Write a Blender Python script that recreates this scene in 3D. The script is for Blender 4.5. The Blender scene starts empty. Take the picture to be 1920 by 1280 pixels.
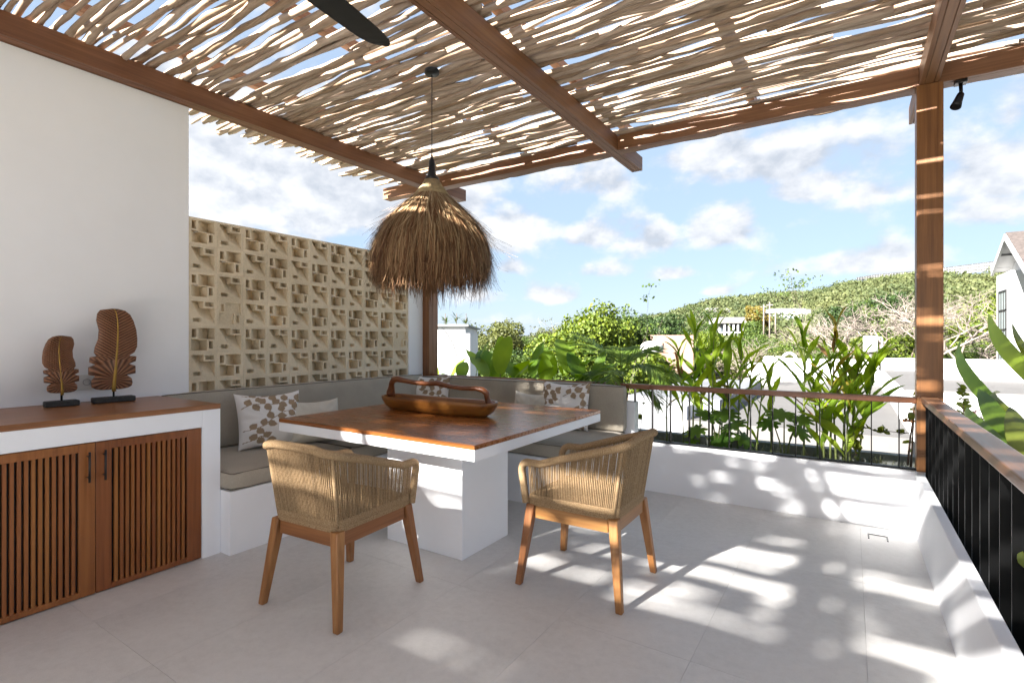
import bpy, math, random
import numpy as np
from mathutils import Vector, Matrix, Euler
S = bpy.context.scene
COL = S.collection
rnd = random.Random(7)
PI = math.pi

# ---------------------------------------------------------------- camera
cam_data = bpy.data.cameras.new('camera')
cam = bpy.data.objects.new('camera', cam_data)
COL.objects.link(cam)
F_PX, V0, CAM_H = 975.0, 637.0, 1.3
YAW = math.atan2(635.0, F_PX)
cam.location = (0, 0, CAM_H)
cam.rotation_euler = (PI/2, 0, YAW)
cam_data.sensor_width = 36.0
cam_data.lens = 36.0*F_PX/1920.0
cam_data.shift_y = (V0-640.0)/1920.0
cam_data.clip_start = 0.05
cam_data.clip_end = 9000
S.camera = cam

# ---------------------------------------------------------------- light, sky, exposure
SUN_TO = Vector((-0.53, -1.795, 1.0)).normalized()          # towards the sun
SUN_EL = math.asin(SUN_TO.z)
SUN_AZ = math.atan2(SUN_TO.x, SUN_TO.y)                      # clockwise from +Y
sl = bpy.data.lights.new('sun', 'SUN')
sl.energy = 2.5
sl.angle = math.radians(0.85)
sl.color = (1.0, 0.955, 0.90)
sun = bpy.data.objects.new('sun', sl)
COL.objects.link(sun)
sun.rotation_euler = SUN_TO.to_track_quat('Z', 'Y').to_euler()
sun.location = (-10, -30, 20)
S.view_settings.view_transform = 'Standard'
S.view_settings.look = 'None'
S.view_settings.exposure = 3.88
S.view_settings.gamma = 1.0
S.view_settings.use_curve_mapping = False
try:
    S.cycles.use_denoising = True
    S.cycles.max_bounces = 12
    S.cycles.diffuse_bounces = 8
    S.cycles.glossy_bounces = 3
    S.cycles.transmission_bounces = 4
    S.cycles.transparent_max_bounces = 6
    S.cycles.sample_clamp_indirect = 6.0
except Exception:
    pass

world = bpy.data.worlds.new('World')
S.world = world
world.use_nodes = True
wn = world.node_tree.nodes
wl = world.node_tree.links
wn.clear()
SKY_STRENGTH = 0.05

def NN(nt, typ, **kw):
    n = nt.nodes.new(typ)
    for k, v in kw.items():
        if k.startswith('in_'):
            key = k[3:]
            n.inputs[int(key) if key.isdigit() else key].default_value = v
        else:
            setattr(n, k, v)
    return n

def math_node(nt, op, a, b=None, c=None, clamp=False):
    n = nt.nodes.new('ShaderNodeMath')
    n.operation = op
    n.use_clamp = clamp
    for i, x in enumerate((a, b, c)):
        if x is None:
            continue
        if isinstance(x, (int, float)):
            n.inputs[i].default_value = x
        else:
            nt.links.new(x, n.inputs[i])
    return n.outputs[0]

def build_world():
    nt = world.node_tree
    out = NN(nt, 'ShaderNodeOutputWorld')
    bg = NN(nt, 'ShaderNodeBackground')
    bg.inputs['Strength'].default_value = SKY_STRENGTH
    sky = NN(nt, 'ShaderNodeTexSky', sky_type='NISHITA', sun_disc=False)
    sky.sun_elevation = SUN_EL
    sky.sun_rotation = SUN_AZ
    sky.air_density = 1.0
    sky.dust_density = 0.6
    sky.ozone_density = 1.5
    tc = NN(nt, 'ShaderNodeTexCoord')
    sep = NN(nt, 'ShaderNodeSeparateXYZ')
    nt.links.new(tc.outputs['Generated'], sep.inputs[0])
    az = math_node(nt, 'ARCTAN2', sep.outputs[0], sep.outputs[1])      # clockwise from +Y
    el = math_node(nt, 'ARCSINE', sep.outputs[2])
    # wispy warping of the cloud outlines
    mp = NN(nt, 'ShaderNodeMapping')
    mp.inputs['Scale'].default_value = (1, 1, 1.5)
    nt.links.new(tc.outputs['Generated'], mp.inputs[0])
    n1 = NN(nt, 'ShaderNodeTexNoise', in_Scale=9.0, in_Detail=10.0, in_Roughness=0.55, in_Distortion=0.1)
    nt.links.new(mp.outputs[0], n1.inputs['Vector'])
    n2 = NN(nt, 'ShaderNodeTexNoise', in_Scale=1.7, in_Detail=3.0, in_Roughness=0.5)
    nt.links.new(mp.outputs[0], n2.inputs['Vector'])
    n3 = NN(nt, 'ShaderNodeTexNoise', in_Scale=14.0, in_Detail=6.0, in_Roughness=0.6)
    nt.links.new(mp.outputs[0], n3.inputs['Vector'])
    bias = None
    def pa(u, v):
        k = (u-960)/F_PX
        x = -math.sin(YAW)+k*math.cos(YAW); y = math.cos(YAW)+k*math.sin(YAW)
        return math.atan2(x, y), math.atan2(-(v-V0)/F_PX, math.hypot(x, y))
    # cloud puffs: centre, half sizes (pixels of the photograph turned into sky angles), weight
    puffs = [(975, 430, 85, 62, .85), (1110, 445, 60, 40, .75), (1240, 455, 70, 45, .7), (1350, 435, 85, 55, .95),
             (1265, 515, 48, 22, .8), (1130, 510, 50, 22, .55), (1030, 555, 55, 26, .8), (955, 505, 40, 20, .6),
             (905, 560, 60, 26, .7), (940, 600, 90, 20, .5), (1470, 310, 75, 62, .75), (1520, 355, 85, 42, .75),
             (1310, 295, 110, 40, .6), (1410, 285, 60, 30, .4), (1620, 495, 130, 34, .65), (1660, 365, 90, 40, .5),
             (1880, 330, 120, 80, .75), (1840, 400, 100, 50, .6), (1340, 548, 34, 12, .6), (1230, 550, 60, 14, .3),
             (480, 320, 420, 190, 1.35), (640, 400, 200, 80, .9), (800, 380, 120, 60, .35), (1000, 330, 160, 50, .5),
             (1120, 350, 120, 40, .5), (1900, 215, 60, 40, .4), (1480, 590, 200, 20, .3)]
    for (u, v, su, sv, w) in puffs:
        a0, e0 = pa(u, v)
        a1, _ = pa(u+su, v); _, e1 = pa(u, v-sv)
        da, de = abs(a1-a0), abs(e1-e0)
        dx = math_node(nt, 'MULTIPLY', math_node(nt, 'SUBTRACT', az, a0), 1.0/da)
        dy = math_node(nt, 'MULTIPLY', math_node(nt, 'SUBTRACT', el, e0), 1.0/de)
        # flatter base: steeper fall below the centre
        dy = math_node(nt, 'MAXIMUM', dy, math_node(nt, 'MULTIPLY', dy, -1.7))
        r2 = math_node(nt, 'ADD', math_node(nt, 'MULTIPLY', dx, dx), math_node(nt, 'MULTIPLY', dy, dy))
        g = math_node(nt, 'MULTIPLY', math_node(nt, 'EXPONENT', math_node(nt, 'MULTIPLY', r2, -1.0)), w)
        bias = g if bias is None else math_node(nt, 'MAXIMUM', bias, g)
    # outside the view: the same broken cloud cover from noise alone
    broad = math_node(nt, 'MULTIPLY', math_node(nt, 'SUBTRACT', n2.outputs[0], 0.5), 1.1)
    dens = math_node(nt, 'ADD', math_node(nt, 'MULTIPLY', bias, 0.85), math_node(nt, 'MULTIPLY', math_node(nt, 'SUBTRACT', n1.outputs[0], 0.5), 1.7))
    dens = math_node(nt, 'ADD', dens, broad)
    mr = NN(nt, 'ShaderNodeMapRange', interpolation_type='SMOOTHSTEP')
    nt.links.new(dens, mr.inputs[0])
    mr.inputs[1].default_value = 0.13; mr.inputs[2].default_value = 0.52
    mr.inputs[3].default_value = 0.0; mr.inputs[4].default_value = 1.0
    # clouds: lit tops white, thick undersides grey-blue
    # the same noise taken a little higher in the sky: where the cloud thickens upwards its underside is grey
    mpu = NN(nt, 'ShaderNodeMapping')
    mpu.inputs['Scale'].default_value = (1, 1, 1.5)
    mpu.inputs['Location'].default_value = (0, 0, 0.035)
    nt.links.new(tc.outputs['Generated'], mpu.inputs[0])
    n1u = NN(nt, 'ShaderNodeTexNoise', in_Scale=9.0, in_Detail=4.0, in_Roughness=0.5, in_Distortion=0.1)
    nt.links.new(mpu.outputs[0], n1u.inputs['Vector'])
    mr2 = NN(nt, 'ShaderNodeMapRange')
    relief = math_node(nt, 'SUBTRACT', n1.outputs[0], n1u.outputs[0])
    shade = math_node(nt, 'ADD', math_node(nt, 'MULTIPLY', relief, 1.6), math_node(nt, 'MULTIPLY', n3.outputs[0], 0.9))
    shade = math_node(nt, 'SUBTRACT', shade, math_node(nt, 'MULTIPLY', n2.outputs[0], 0.35))
    nt.links.new(shade, mr2.inputs[0])
    mr2.inputs[1].default_value = 0.02; mr2.inputs[2].default_value = 0.42
    ccol = NN(nt, 'ShaderNodeMixRGB')
    nt.links.new(mr2.outputs[0], ccol.inputs[0])
    ccol.inputs[1].default_value = CLOUD_GREY
    ccol.inputs[2].default_value = CLOUD_WHITE
    # milky lift of the blue, as in humid air
    sk = NN(nt, 'ShaderNodeMixRGB')
    sk.inputs[0].default_value = 0.93
    nt.links.new(sky.outputs[0], sk.inputs[1])
    sk.inputs[2].default_value = HAZE_BLUE
    mix = NN(nt, 'ShaderNodeMixRGB')
    nt.links.new(math_node(nt, 'MULTIPLY', mr.outputs[0], 0.92), mix.inputs[0])
    nt.links.new(sk.outputs[0], mix.inputs[1])
    nt.links.new(ccol.outputs[0], mix.inputs[2])
    nt.links.new(mix.outputs[0], bg.inputs['Color'])
    nt.links.new(bg.outputs[0], out.inputs[0])
CLOUD_GREY = (.90, .97, 1.09, 1)
CLOUD_WHITE = (1.44, 1.46, 1.51, 1)
HAZE_BLUE = (.70, .90, 1.19, 1)
build_world()

# ---------------------------------------------------------------- helpers
def tag(o, label=None, cat=None, group=None, kind=None):
    if label: o['label'] = label
    if cat: o['category'] = cat
    if group: o['group'] = group
    if kind: o['kind'] = kind
    return o

def empty(name, loc=(0, 0, 0), rotz=0.0, label=None, cat=None, group=None):
    o = bpy.data.objects.new(name, None)
    COL.objects.link(o)
    o.location = loc
    o.rotation_euler = (0, 0, rotz)
    o.empty_display_size = 0.1
    return tag(o, label, cat, group)

def copy_tree(o, parent=None):
    c = o.copy()
    COL.objects.link(c)
    if parent is not None:
        c.parent = parent
    for ch in list(o.children):
        copy_tree(ch, c)
    return c

def link_mesh(name, me, parent=None, loc=None, rot=None):
    o = bpy.data.objects.new(name, me)
    COL.objects.link(o)
    if parent is not None:
        o.parent = parent
    if loc is not None: o.location = loc
    if rot is not None: o.rotation_euler = rot
    return o

def np_mesh(name, V, Fq, mat, smooth=False):
    """V (n,3) array, Fq (m,k) int array."""
    me = bpy.data.meshes.new(name)
    V = np.asarray(V, dtype=np.float32); Fq = np.asarray(Fq, dtype=np.int32)
    k = Fq.shape[1]
    me.vertices.add(len(V)); me.vertices.foreach_set('co', V.ravel())
    me.loops.add(Fq.size); me.loops.foreach_set('vertex_index', Fq.ravel())
    me.polygons.add(len(Fq))
    me.polygons.foreach_set('loop_start', np.arange(0, Fq.size, k, dtype=np.int32))
    me.polygons.foreach_set('loop_total', np.full(len(Fq), k, dtype=np.int32))
    if smooth:
        me.polygons.foreach_set('use_smooth', np.ones(len(Fq), dtype=bool))
    me.update(calc_edges=True)
    me.validate()
    if mat: me.materials.append(mat)
    return me

class MB:
    def __init__(s):
        s.v = []; s.f = []; s.sm = []
    def add(s, verts, faces, smooth=False, M=None):
        b = len(s.v)
        if M is not None:
            verts = [M @ Vector(p) for p in verts]
        s.v.extend([tuple(p) for p in verts])
        for f in faces:
            s.f.append(tuple(b+i for i in f)); s.sm.append(smooth)
    def box(s, x0, x1, y0, y1, z0, z1, M=None):
        v = [(x0,y0,z0),(x1,y0,z0),(x1,y1,z0),(x0,y1,z0),(x0,y0,z1),(x1,y0,z1),(x1,y1,z1),(x0,y1,z1)]
        f = [(0,3,2,1),(4,5,6,7),(0,1,5,4),(1,2,6,5),(2,3,7,6),(3,0,4,7)]
        s.add(v, f, False, M)
        return s
    def prism(s, lo, hi, M=None):
        """lo, hi: quads (4 points each), a tapered box."""
        s.add(list(lo)+list(hi), [(0,3,2,1),(4,5,6,7),(0,1,5,4),(1,2,6,5),(2,3,7,6),(3,0,4,7)], False, M)
        return s
    def tube(s, pts, rad, n=8, caps=True, M=None, flat=1.0):
        pts = [Vector(p) for p in pts]
        if isinstance(rad, (int, float)): rad = [rad]*len(pts)
        V = []; Fc = []
        up = Vector((0, 0, 1))
        t0 = (pts[1]-pts[0]).normalized()
        if abs(t0.dot(up)) > .9: up = Vector((0, 1, 0))
        nrm = (up - t0*up.dot(t0)).normalized()
        for i, p in enumerate(pts):
            a = pts[max(0, i-1)]; b = pts[min(len(pts)-1, i+1)]
            t = (b-a)
            t = t.normalized() if t.length > 1e-9 else t0
            nrm = (nrm - t*nrm.dot(t))
            nrm = nrm.normalized() if nrm.length > 1e-6 else t.orthogonal().normalized()
            bn = t.cross(nrm)
            for k in range(n):
                a_ = 2*PI*k/n
                V.append(p + nrm*(rad[i]*math.cos(a_)) + bn*(rad[i]*flat*math.sin(a_)))
        for i in range(len(pts)-1):
            for k in range(n):
                Fc.append((i*n+k, i*n+(k+1) % n, (i+1)*n+(k+1) % n, (i+1)*n+k))
        if caps:
            Fc.append(tuple(reversed(range(n))))
            Fc.append(tuple(range((len(pts)-1)*n, len(pts)*n)))
        s.add(V, Fc, True, M)
        return s
    def lathe(s, prof, n=24, M=None, center=(0, 0)):
        V = []; Fc = []
        for r, z in prof:
            for k in range(n):
                a = 2*PI*k/n
                V.append((center[0]+r*math.cos(a), center[1]+r*math.sin(a), z))
        for i in range(len(prof)-1):
            for k in range(n):
                Fc.append((i*n+k, i*n+(k+1) % n, (i+1)*n+(k+1) % n, (i+1)*n+k))
        s.add(V, Fc, True, M)
        return s
    def mesh(s, name, mat):
        me = bpy.data.meshes.new(name)
        me.from_pydata(s.v, [], s.f)
        me.polygons.foreach_set('use_smooth', s.sm)
        me.update()
        if mat: me.materials.append(mat)
        return me
    def build(s, name, mat, parent=None, bevel=0.0, seg=2, loc=None, rot=None):
        o = link_mesh(name, s.mesh(name, mat), parent, loc, rot)
        if bevel > 0:
            m = o.modifiers.new('bevel', 'BEVEL')
            m.width = bevel; m.segments = seg; m.limit_method = 'ANGLE'; m.angle_limit = 0.6
            m.harden_normals = False
        return o

def bx(name, x0, x1, y0, y1, z0, z1, mat, parent=None, bevel=0.0, seg=2):
    return MB().box(x0, x1, y0, y1, z0, z1).build(name, mat, parent, bevel, seg)

def W(u, D, v=None, z=None):
    """World point seen in the direction of column u at forward distance D; z or row v gives the height."""
    k = (u-960)/F_PX
    x = D*(-math.sin(YAW)+k*math.cos(YAW)); y = D*(math.cos(YAW)+k*math.sin(YAW))
    if z is None: z = CAM_H-(v-V0)*D/F_PX
    return Vector((x, y, z))
def xat(u, y):
    k = (u-960)/F_PX
    return y*(-math.sin(YAW)+k*math.cos(YAW))/(math.cos(YAW)+k*math.sin(YAW))
def zat(u, v, y):
    k = (u-960)/F_PX
    D = y/(math.cos(YAW)+k*math.sin(YAW))
    return CAM_H-(v-V0)*D/F_PX

# ---------------------------------------------------------------- materials
def mat_base(name, rough=0.6, spec=0.5):
    m = bpy.data.materials.new(name)
    m.use_nodes = True
    nt = m.node_tree
    b = nt.nodes['Principled BSDF']
    b.inputs['Roughness'].default_value = rough
    b.inputs['Specular IOR Level'].default_value = spec
    return m, nt, b

def ramp(nt, fac, stops):
    r = nt.nodes.new('ShaderNodeValToRGB')
    el = r.color_ramp.elements
    while len(el) < len(stops): el.new(0.5)
    for e, (p, c) in zip(el, stops):
        e.position = p; e.color = (*c, 1)
    nt.links.new(fac, r.inputs[0])
    return r.outputs[0]

def coords(nt, scale=(1, 1, 1), kind='Object', rot=(0, 0, 0)):
    tc = nt.nodes.new('ShaderNodeTexCoord')
    mp = nt.nodes.new('ShaderNodeMapping')
    mp.inputs['Scale'].default_value = scale
    mp.inputs['Rotation'].default_value = rot
    nt.links.new(tc.outputs[kind], mp.inputs[0])
    return mp.outputs[0]

def noise(nt, vec, scale, detail=4, rough=0.55, dist=0.0):
    n = NN(nt, 'ShaderNodeTexNoise', in_Scale=scale, in_Detail=detail, in_Roughness=rough, in_Distortion=dist)
    nt.links.new(vec, n.inputs['Vector'])
    return n.outputs[0]

def bump(nt, b, h, strength=0.3, dist=0.005):
    n = nt.nodes.new('ShaderNodeBump')
    n.inputs['Strength'].default_value = strength
    n.inputs['Distance'].default_value = dist
    nt.links.new(h, n.inputs['Height'])
    nt.links.new(n.outputs[0], b.inputs['Normal'])

def objrand(nt):
    return nt.nodes.new('ShaderNodeObjectInfo').outputs['Random']
def islrand(nt):
    return nt.nodes.new('ShaderNodeNewGeometry').outputs['Random Per Island']

def hsv(nt, col, val=None, hue=None, sat=None):
    n = nt.nodes.new('ShaderNodeHueSaturation')
    nt.links.new(col, n.inputs['Color'])
    for key, x in (('Value', val), ('Hue', hue), ('Saturation', sat)):
        if x is not None:
            if isinstance(x, (int, float)): n.inputs[key].default_value = x
            else: nt.links.new(x, n.inputs[key])
    return n.outputs[0]

def lerp(nt, f, a, b):
    return math_node(nt, 'ADD', math_node(nt, 'MULTIPLY', f, b-a), a)

def wood(name, axis, dark, mid, light, rough=0.45, grain=1.0, varied=True, knots=False):
    m, nt, b = mat_base(name, rough)
    fine, coarse = 60*grain, 1.6
    sc = [fine]*3; sc['xyz'.index(axis)] = coarse
    v = coords(nt, tuple(sc))
    n = noise(nt, v, 1.0, 5, 0.6, 0.35)
    sc2 = [7]*3; sc2['xyz'.index(axis)] = 0.7
    n2 = noise(nt, coords(nt, tuple(sc2)), 1.0, 3, 0.5, 1.2)
    f = math_node(nt, 'ADD', math_node(nt, 'MULTIPLY', n, 0.6), math_node(nt, 'MULTIPLY', n2, 0.4))
    c = ramp(nt, f, [(0.3, dark), (0.5, mid), (0.7, light)])
    if varied:
        c = hsv(nt, c, val=lerp(nt, objrand(nt), 0.82, 1.14), hue=lerp(nt, objrand(nt), 0.492, 0.506))
    nt.links.new(c, b.inputs['Base Color'])
    nt.links.new(lerp(nt, n, rough-0.08, rough+0.12), b.inputs['Roughness'])
    bump(nt, b, n, 0.25, 0.0015)
    return m

def plain(name, col, rough=0.5, metallic=0.0, nscale=0, nstr=0.0, bstr=0.0, spec=0.5, bscale=None, bdist=0.003):
    m, nt, b = mat_base(name, rough, spec)
    b.inputs['Metallic'].default_value = metallic
    b.inputs['Base Color'].default_value = (*col, 1)
    if nscale:
        v = coords(nt)
        n = noise(nt, v, nscale, 6, 0.6)
        lo = tuple(c*(1-nstr) for c in col); hi = tuple(min(1, c*(1+nstr)) for c in col)
        nt.links.new(ramp(nt, n, [(0.3, lo), (0.7, hi)]), b.inputs['Base Color'])
        if bstr:
            h = noise(nt, v, bscale or nscale*6, 5, 0.6)
            bump(nt, b, h, bstr, bdist)
    return m

M = {}
TD, TM, TL = (.15, .058, .022), (.25, .105, .042), (.34, .155, .068)
for ax in 'xyz':
    M['teak_'+ax] = wood('reddish_hardwood_'+ax, ax, TD, TM, TL, 0.5)
M['post'] = wood('post_hardwood', 'z', (.105, .037, .010), (.19, .073, .021), (.27, .115, .036), 0.4)
M['beam_y'] = wood('beam_hardwood_y', 'y', (.125, .048, .018), (.215, .095, .038), (.30, .15, .068), 0.5)
M['beam_x'] = wood('beam_hardwood_x', 'x', (.125, .048, .018), (.215, .095, .038), (.30, .15, .068), 0.5)
M['top'] = wood('varnished_tabletop', 'x', (.16, .050, .011), (.28, .095, .023), (.37, .145, .040), 0.26, varied=False)
M['counter'] = wood('varnished_counter', 'y', (.16, .058, .018), (.25, .100, .034), (.33, .148, .058), 0.32, varied=False)
M['door'] = wood('cabinet_door_wood', 'z', (.15, .043, .009), (.25, .083, .018), (.34, .125, .032), 0.38)
M['rail_x'] = wood('handrail_wood_x', 'x', (.13, .046, .015), (.23, .093, .034), (.31, .14, .058), 0.36)
M['rail_y'] = wood('handrail_wood_y', 'y', (.13, .055, .026), (.23, .11, .058), (.31, .165, .095), 0.3)
M['chair_wood'] = wood('honey_teak', 'z', (.155, .058, .015), (.29, .122, .036), (.40, .195, .07), 0.42, 0.7)
M['chair_wood_x'] = wood('honey_teak_x', 'x', (.155, .058, .015), (.29, .122, .036), (.40, .195, .07), 0.42, 0.7)
M['chair_wood_y'] = wood('honey_teak_y', 'y', (.155, .058, .015), (.29, .122, .036), (.40, .195, .07), 0.42, 0.7)
M['tray'] = wood('carved_tray_wood', 'x', (.06, .016, .004), (.25, .095, .018), (.42, .19, .04), 0.3, 0.35, varied=False)
M['tray_dark'] = wood('carved_handle_wood', 'x', (.08, .022, .007), (.18, .058, .018), (.30, .115, .038), 0.32, 0.6, varied=False)
M['plaster'] = plain('white_plaster', (.865, .88, .905), 0.75, nscale=1.1, nstr=0.035, bstr=0.15, bscale=60, bdist=0.002)
M['plaster_far'] = plain('white_render_far', (.50, .50, .50), 0.8, nscale=0.5, nstr=0.12)
M['roof_grey'] = plain('pale_grey_flat_roof', (.095, .09, .085), 0.8, nscale=1.2, nstr=0.08)
M['roof_white'] = plain('toned_white_roof_membrane', (.135, .14, .15), 0.8, nscale=0.8, nstr=0.2)  # white roof toned down to hold back the sun's glare
M['wall_shade'] = plain('grey_paint_and_shade', (.14, .14, .14), 0.8, nscale=1, nstr=0.08)  # grey parts, and flat panels with shade put into their colour
M['black'] = plain('black_metal', (.007, .007, .0075), 0.4)
M['bar'] = plain('black_railing_steel', (.002, .0022, .0024), 0.40, spec=0.18, nscale=3, nstr=0.3)
M['blackwood'] = plain('black_fan_blade', (.004, .004, .0045), 0.6, nscale=20, nstr=0.3)
M['stonebase'] = plain('black_stone', (.022, .024, .024), 0.6, nscale=60, nstr=0.6, bstr=0.6, bscale=80)
M['socket'] = plain('white_switch_plastic', (.72, .72, .71), 0.35)
M['glass_dark'] = plain('dark_glass', (.05, .07, .08), 0.08)
M['peach'] = plain('peach_render', (.27, .17, .135), 0.8, nscale=1, nstr=0.05)
M['concrete_grey'] = plain('grey_concrete', (.19, .20, .19), 0.85, nscale=2, nstr=0.15)
M['soil'] = plain('planter_soil', (.09, .065, .045), 0.95, nscale=14, nstr=0.5, bstr=0.8)
M['ground'] = plain('distant_scrub_ground', (.04, .045, .016), 0.95, nscale=0.08, nstr=0.4)
M['bark'] = plain('tree_bark', (.10, .08, .06), 0.9, nscale=3, nstr=0.3)
M['bare_bark'] = plain('pale_bare_branches', (.20, .165, .14), 0.85, nscale=3, nstr=0.2)
M['flower'] = plain('pink_petals', (.62, .17, .17), 0.6, nscale=30, nstr=0.4)
M['tank'] = plain('white_tank', (.62, .62, .60), 0.5)
M['shingle'] = plain('brown_shingle', (.060, .048, .043), 0.85, nscale=6, nstr=0.35)

def floor_mat():
    m, nt, b = mat_base('grey_porcelain_floor_tile', 0.42)
    v = coords(nt)
    n = noise(nt, v, 260, 3, 0.7)
    n2 = noise(nt, v, 1.6, 8, 0.68, 0.5)
    n4 = noise(nt, v, 22, 6, 0.7)
    f = math_node(nt, 'ADD', math_node(nt, 'MULTIPLY', n, 0.34), math_node(nt, 'MULTIPLY', n2, 0.34))
    f = math_node(nt, 'ADD', f, math_node(nt, 'MULTIPLY', n4, 0.32))
    c = ramp(nt, f, [(0.30, (.50, .492, .475)), (0.5, (.655, .647, .632)), (0.70, (.755, .75, .738))])
    c = hsv(nt, c, val=lerp(nt, objrand(nt), 0.965, 1.03))
    nt.links.new(c, b.inputs['Base Color'])
    nt.links.new(lerp(nt, n2, 0.35, 0.62), b.inputs['Roughness'])
    bump(nt, b, n, 0.15, 0.001)
    return m
M['floor'] = floor_mat()

def block_mat():
    m, nt, b = mat_base('sand_coloured_concrete_block', 0.9, 0.2)
    v = coords(nt)
    n = noise(nt, v, 70, 6, 0.7)
    ip = nt.nodes.new('ShaderNodeNewGeometry').outputs['Position']
    n2 = noise(nt, ip, 2.5, 5, 0.6)
    f = math_node(nt, 'ADD', math_node(nt, 'MULTIPLY', n, 0.5), math_node(nt, 'MULTIPLY', n2, 0.5))
    c = ramp(nt, f, [(0.3, (.54, .45, .31)), (0.5, (.71, .61, .45)), (0.7, (.78, .69, .53))])
    c = hsv(nt, c, val=lerp(nt, objrand(nt), 0.93, 1.06))
    nt.links.new(c, b.inputs['Base Color'])
    bump(nt, b, n, 0.5, 0.002)
    return m
M['block'] = block_mat()

def stick_mat():
    m, nt, b = mat_base('bleached_driftwood_pole', 0.7, 0.3)
    v = coords(nt, (2.2, 45, 45))
    n = noise(nt, v, 1.0, 6, 0.65, 0.6)
    n2 = noise(nt, coords(nt, (3, 6, 6)), 1.0, 3)
    f = math_node(nt, 'ADD', math_node(nt, 'MULTIPLY', n, 0.6), math_node(nt, 'MULTIPLY', n2, 0.4))
    c = ramp(nt, f, [(0.25, (.16, .095, .055)), (0.42, (.34, .24, .16)), (0.6, (.49, .375, .275)), (0.78, (.60, .50, .395))])
    vo = nt.nodes.new('ShaderNodeTexVoronoi'); vo.inputs['Scale'].default_value = 1.0
    nt.links.new(coords(nt, (3.2, 9, 9)), vo.inputs['Vector'])
    kn = NN(nt, 'ShaderNodeMapRange'); nt.links.new(vo.outputs['Distance'], kn.inputs[0])
    kn.inputs[1].default_value = 0.05; kn.inputs[2].default_value = 0.20
    kn.inputs[3].default_value = 0.38; kn.inputs[4].default_value = 1.0
    c = hsv(nt, c, val=kn.outputs[0])
    c = hsv(nt, c, val=lerp(nt, objrand(nt), 0.72, 1.15), sat=lerp(nt, objrand(nt), 1.15, 0.75))
    nt.links.new(c, b.inputs['Base Color'])
    bump(nt, b, n, 0.5, 0.003)
    return m
M['stick'] = stick_mat()

def rope_mat(name='natural_rope', wrap=False):
    m, nt, b = mat_base(name, 0.85, 0.2)
    v = coords(nt)
    n = noise(nt, v, 180, 4, 0.7)
    c = ramp(nt, n, [(0.3, (.185, .115, .055)), (0.5, (.325, .22, .12)), (0.72, (.48, .35, .21))])
    c = hsv(nt, c, val=lerp(nt, islrand(nt), 0.8, 1.15))
    nt.links.new(c, b.inputs['Base Color'])
    bump(nt, b, n, 0.8, 0.002)
    return m
M['rope'] = rope_mat()

def fabric(name, col, var=0.12, scale=420, rough=0.9):
    m, nt, b = mat_base(name, rough, 0.15)
    v = coords(nt)
    n = noise(nt, v, scale, 2, 0.8)
    n2 = noise(nt, v, 5, 4, 0.5)
    f = math_node(nt, 'ADD', math_node(nt, 'MULTIPLY', n, 0.75), math_node(nt, 'MULTIPLY', n2, 0.25))
    c = ramp(nt, f, [(0.33, tuple(x*(1-var*2) for x in col)), (0.66, tuple(x*(1+var*2) for x in col))])
    nt.links.new(c, b.inputs['Base Color'])
    b.inputs['Sheen Weight'].default_value = 0.15
    bump(nt, b, n, 0.4, 0.0015)
    return m
M['taupe'] = fabric('taupe_woven_cushion', (.39, .35, .285))
M['piping'] = fabric('dark_piping', (.13, .11, .085))
M['cream'] = fabric('cream_pillow_fabric', (.62, .585, .50), 0.06)

def print_mat():
    m, nt, b = mat_base('white_cotton_with_taupe_leaf_print', 0.85, 0.15)
    a = nt.nodes.new('ShaderNodeAttribute'); a.attribute_name = 'leafprint'
    mx = nt.nodes.new('ShaderNodeMixRGB')
    nt.links.new(a.outputs['Fac'], mx.inputs[0])
    mx.inputs[1].default_value = (.78, .76, .73, 1)
    mx.inputs[2].default_value = (.33, .245, .16, 1)
    nt.links.new(mx.outputs[0], b.inputs['Base Color'])
    bump(nt, b, noise(nt, coords(nt), 12, 4), 0.5, 0.01)
    return m
M['print'] = print_mat()

def leaf_mat(name, dark, light, trans=0.35, rough=0.45, objvar=False, streak=None, island=True, edge=None):
    m = bpy.data.materials.new(name); m.use_nodes = True
    nt = m.node_tree
    b = nt.nodes['Principled BSDF']; out = nt.nodes['Material Output']
    b.inputs['Roughness'].default_value = rough
    b.inputs['Specular IOR Level'].default_value = 0.4
    r = islrand(nt) if island else objrand(nt)
    n = noise(nt, coords(nt), 3.0 if not streak else streak, 3)
    kn = 0.4 if not streak else 0.75
    f = math_node(nt, 'ADD', math_node(nt, 'MULTIPLY', r, 1-kn), math_node(nt, 'MULTIPLY', n, kn))
    c = ramp(nt, f, [(0.15 if not streak else .28, dark), (0.85 if not streak else .72, light)])
    nt.links.new(c, b.inputs['Base Color'])
    t = nt.nodes.new('ShaderNodeBsdfTranslucent')
    ct = hsv(nt, c, val=1.25, hue=0.485, sat=1.15)
    nt.links.new(ct, t.inputs['Color'])
    mx = nt.nodes.new('ShaderNodeMixShader')
    mx.inputs[0].default_value = trans
    nt.links.new(b.outputs[0], mx.inputs[1]); nt.links.new(t.outputs[0], mx.inputs[2])
    nt.links.new(mx.outputs[0], out.inputs['Surface'])
    return m
M['leaf_big'] = leaf_mat('broad_leaf_green', (.085, .19, .020), (.26, .38, .045), 0.5, 0.5, island=False)
M['leaf_ginger'] = leaf_mat('ginger_leaf_green', (.12, .23, .020), (.34, .46, .050), 0.55, 0.5, island=False)
M['leaf_yellow'] = leaf_mat('yellowing_leaf', (.26, .22, .03), (.42, .34, .05), 0.35, 0.5, island=False)
M['leaf_brown'] = leaf_mat('dry_brown_leaf', (.20, .10, .035), (.32, .19, .07), 0.25, 0.6, island=False)
M['leaf_palm'] = leaf_mat('palm_leaflet_green', (.08, .16, .025), (.25, .36, .06), 0.45, 0.5)
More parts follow.
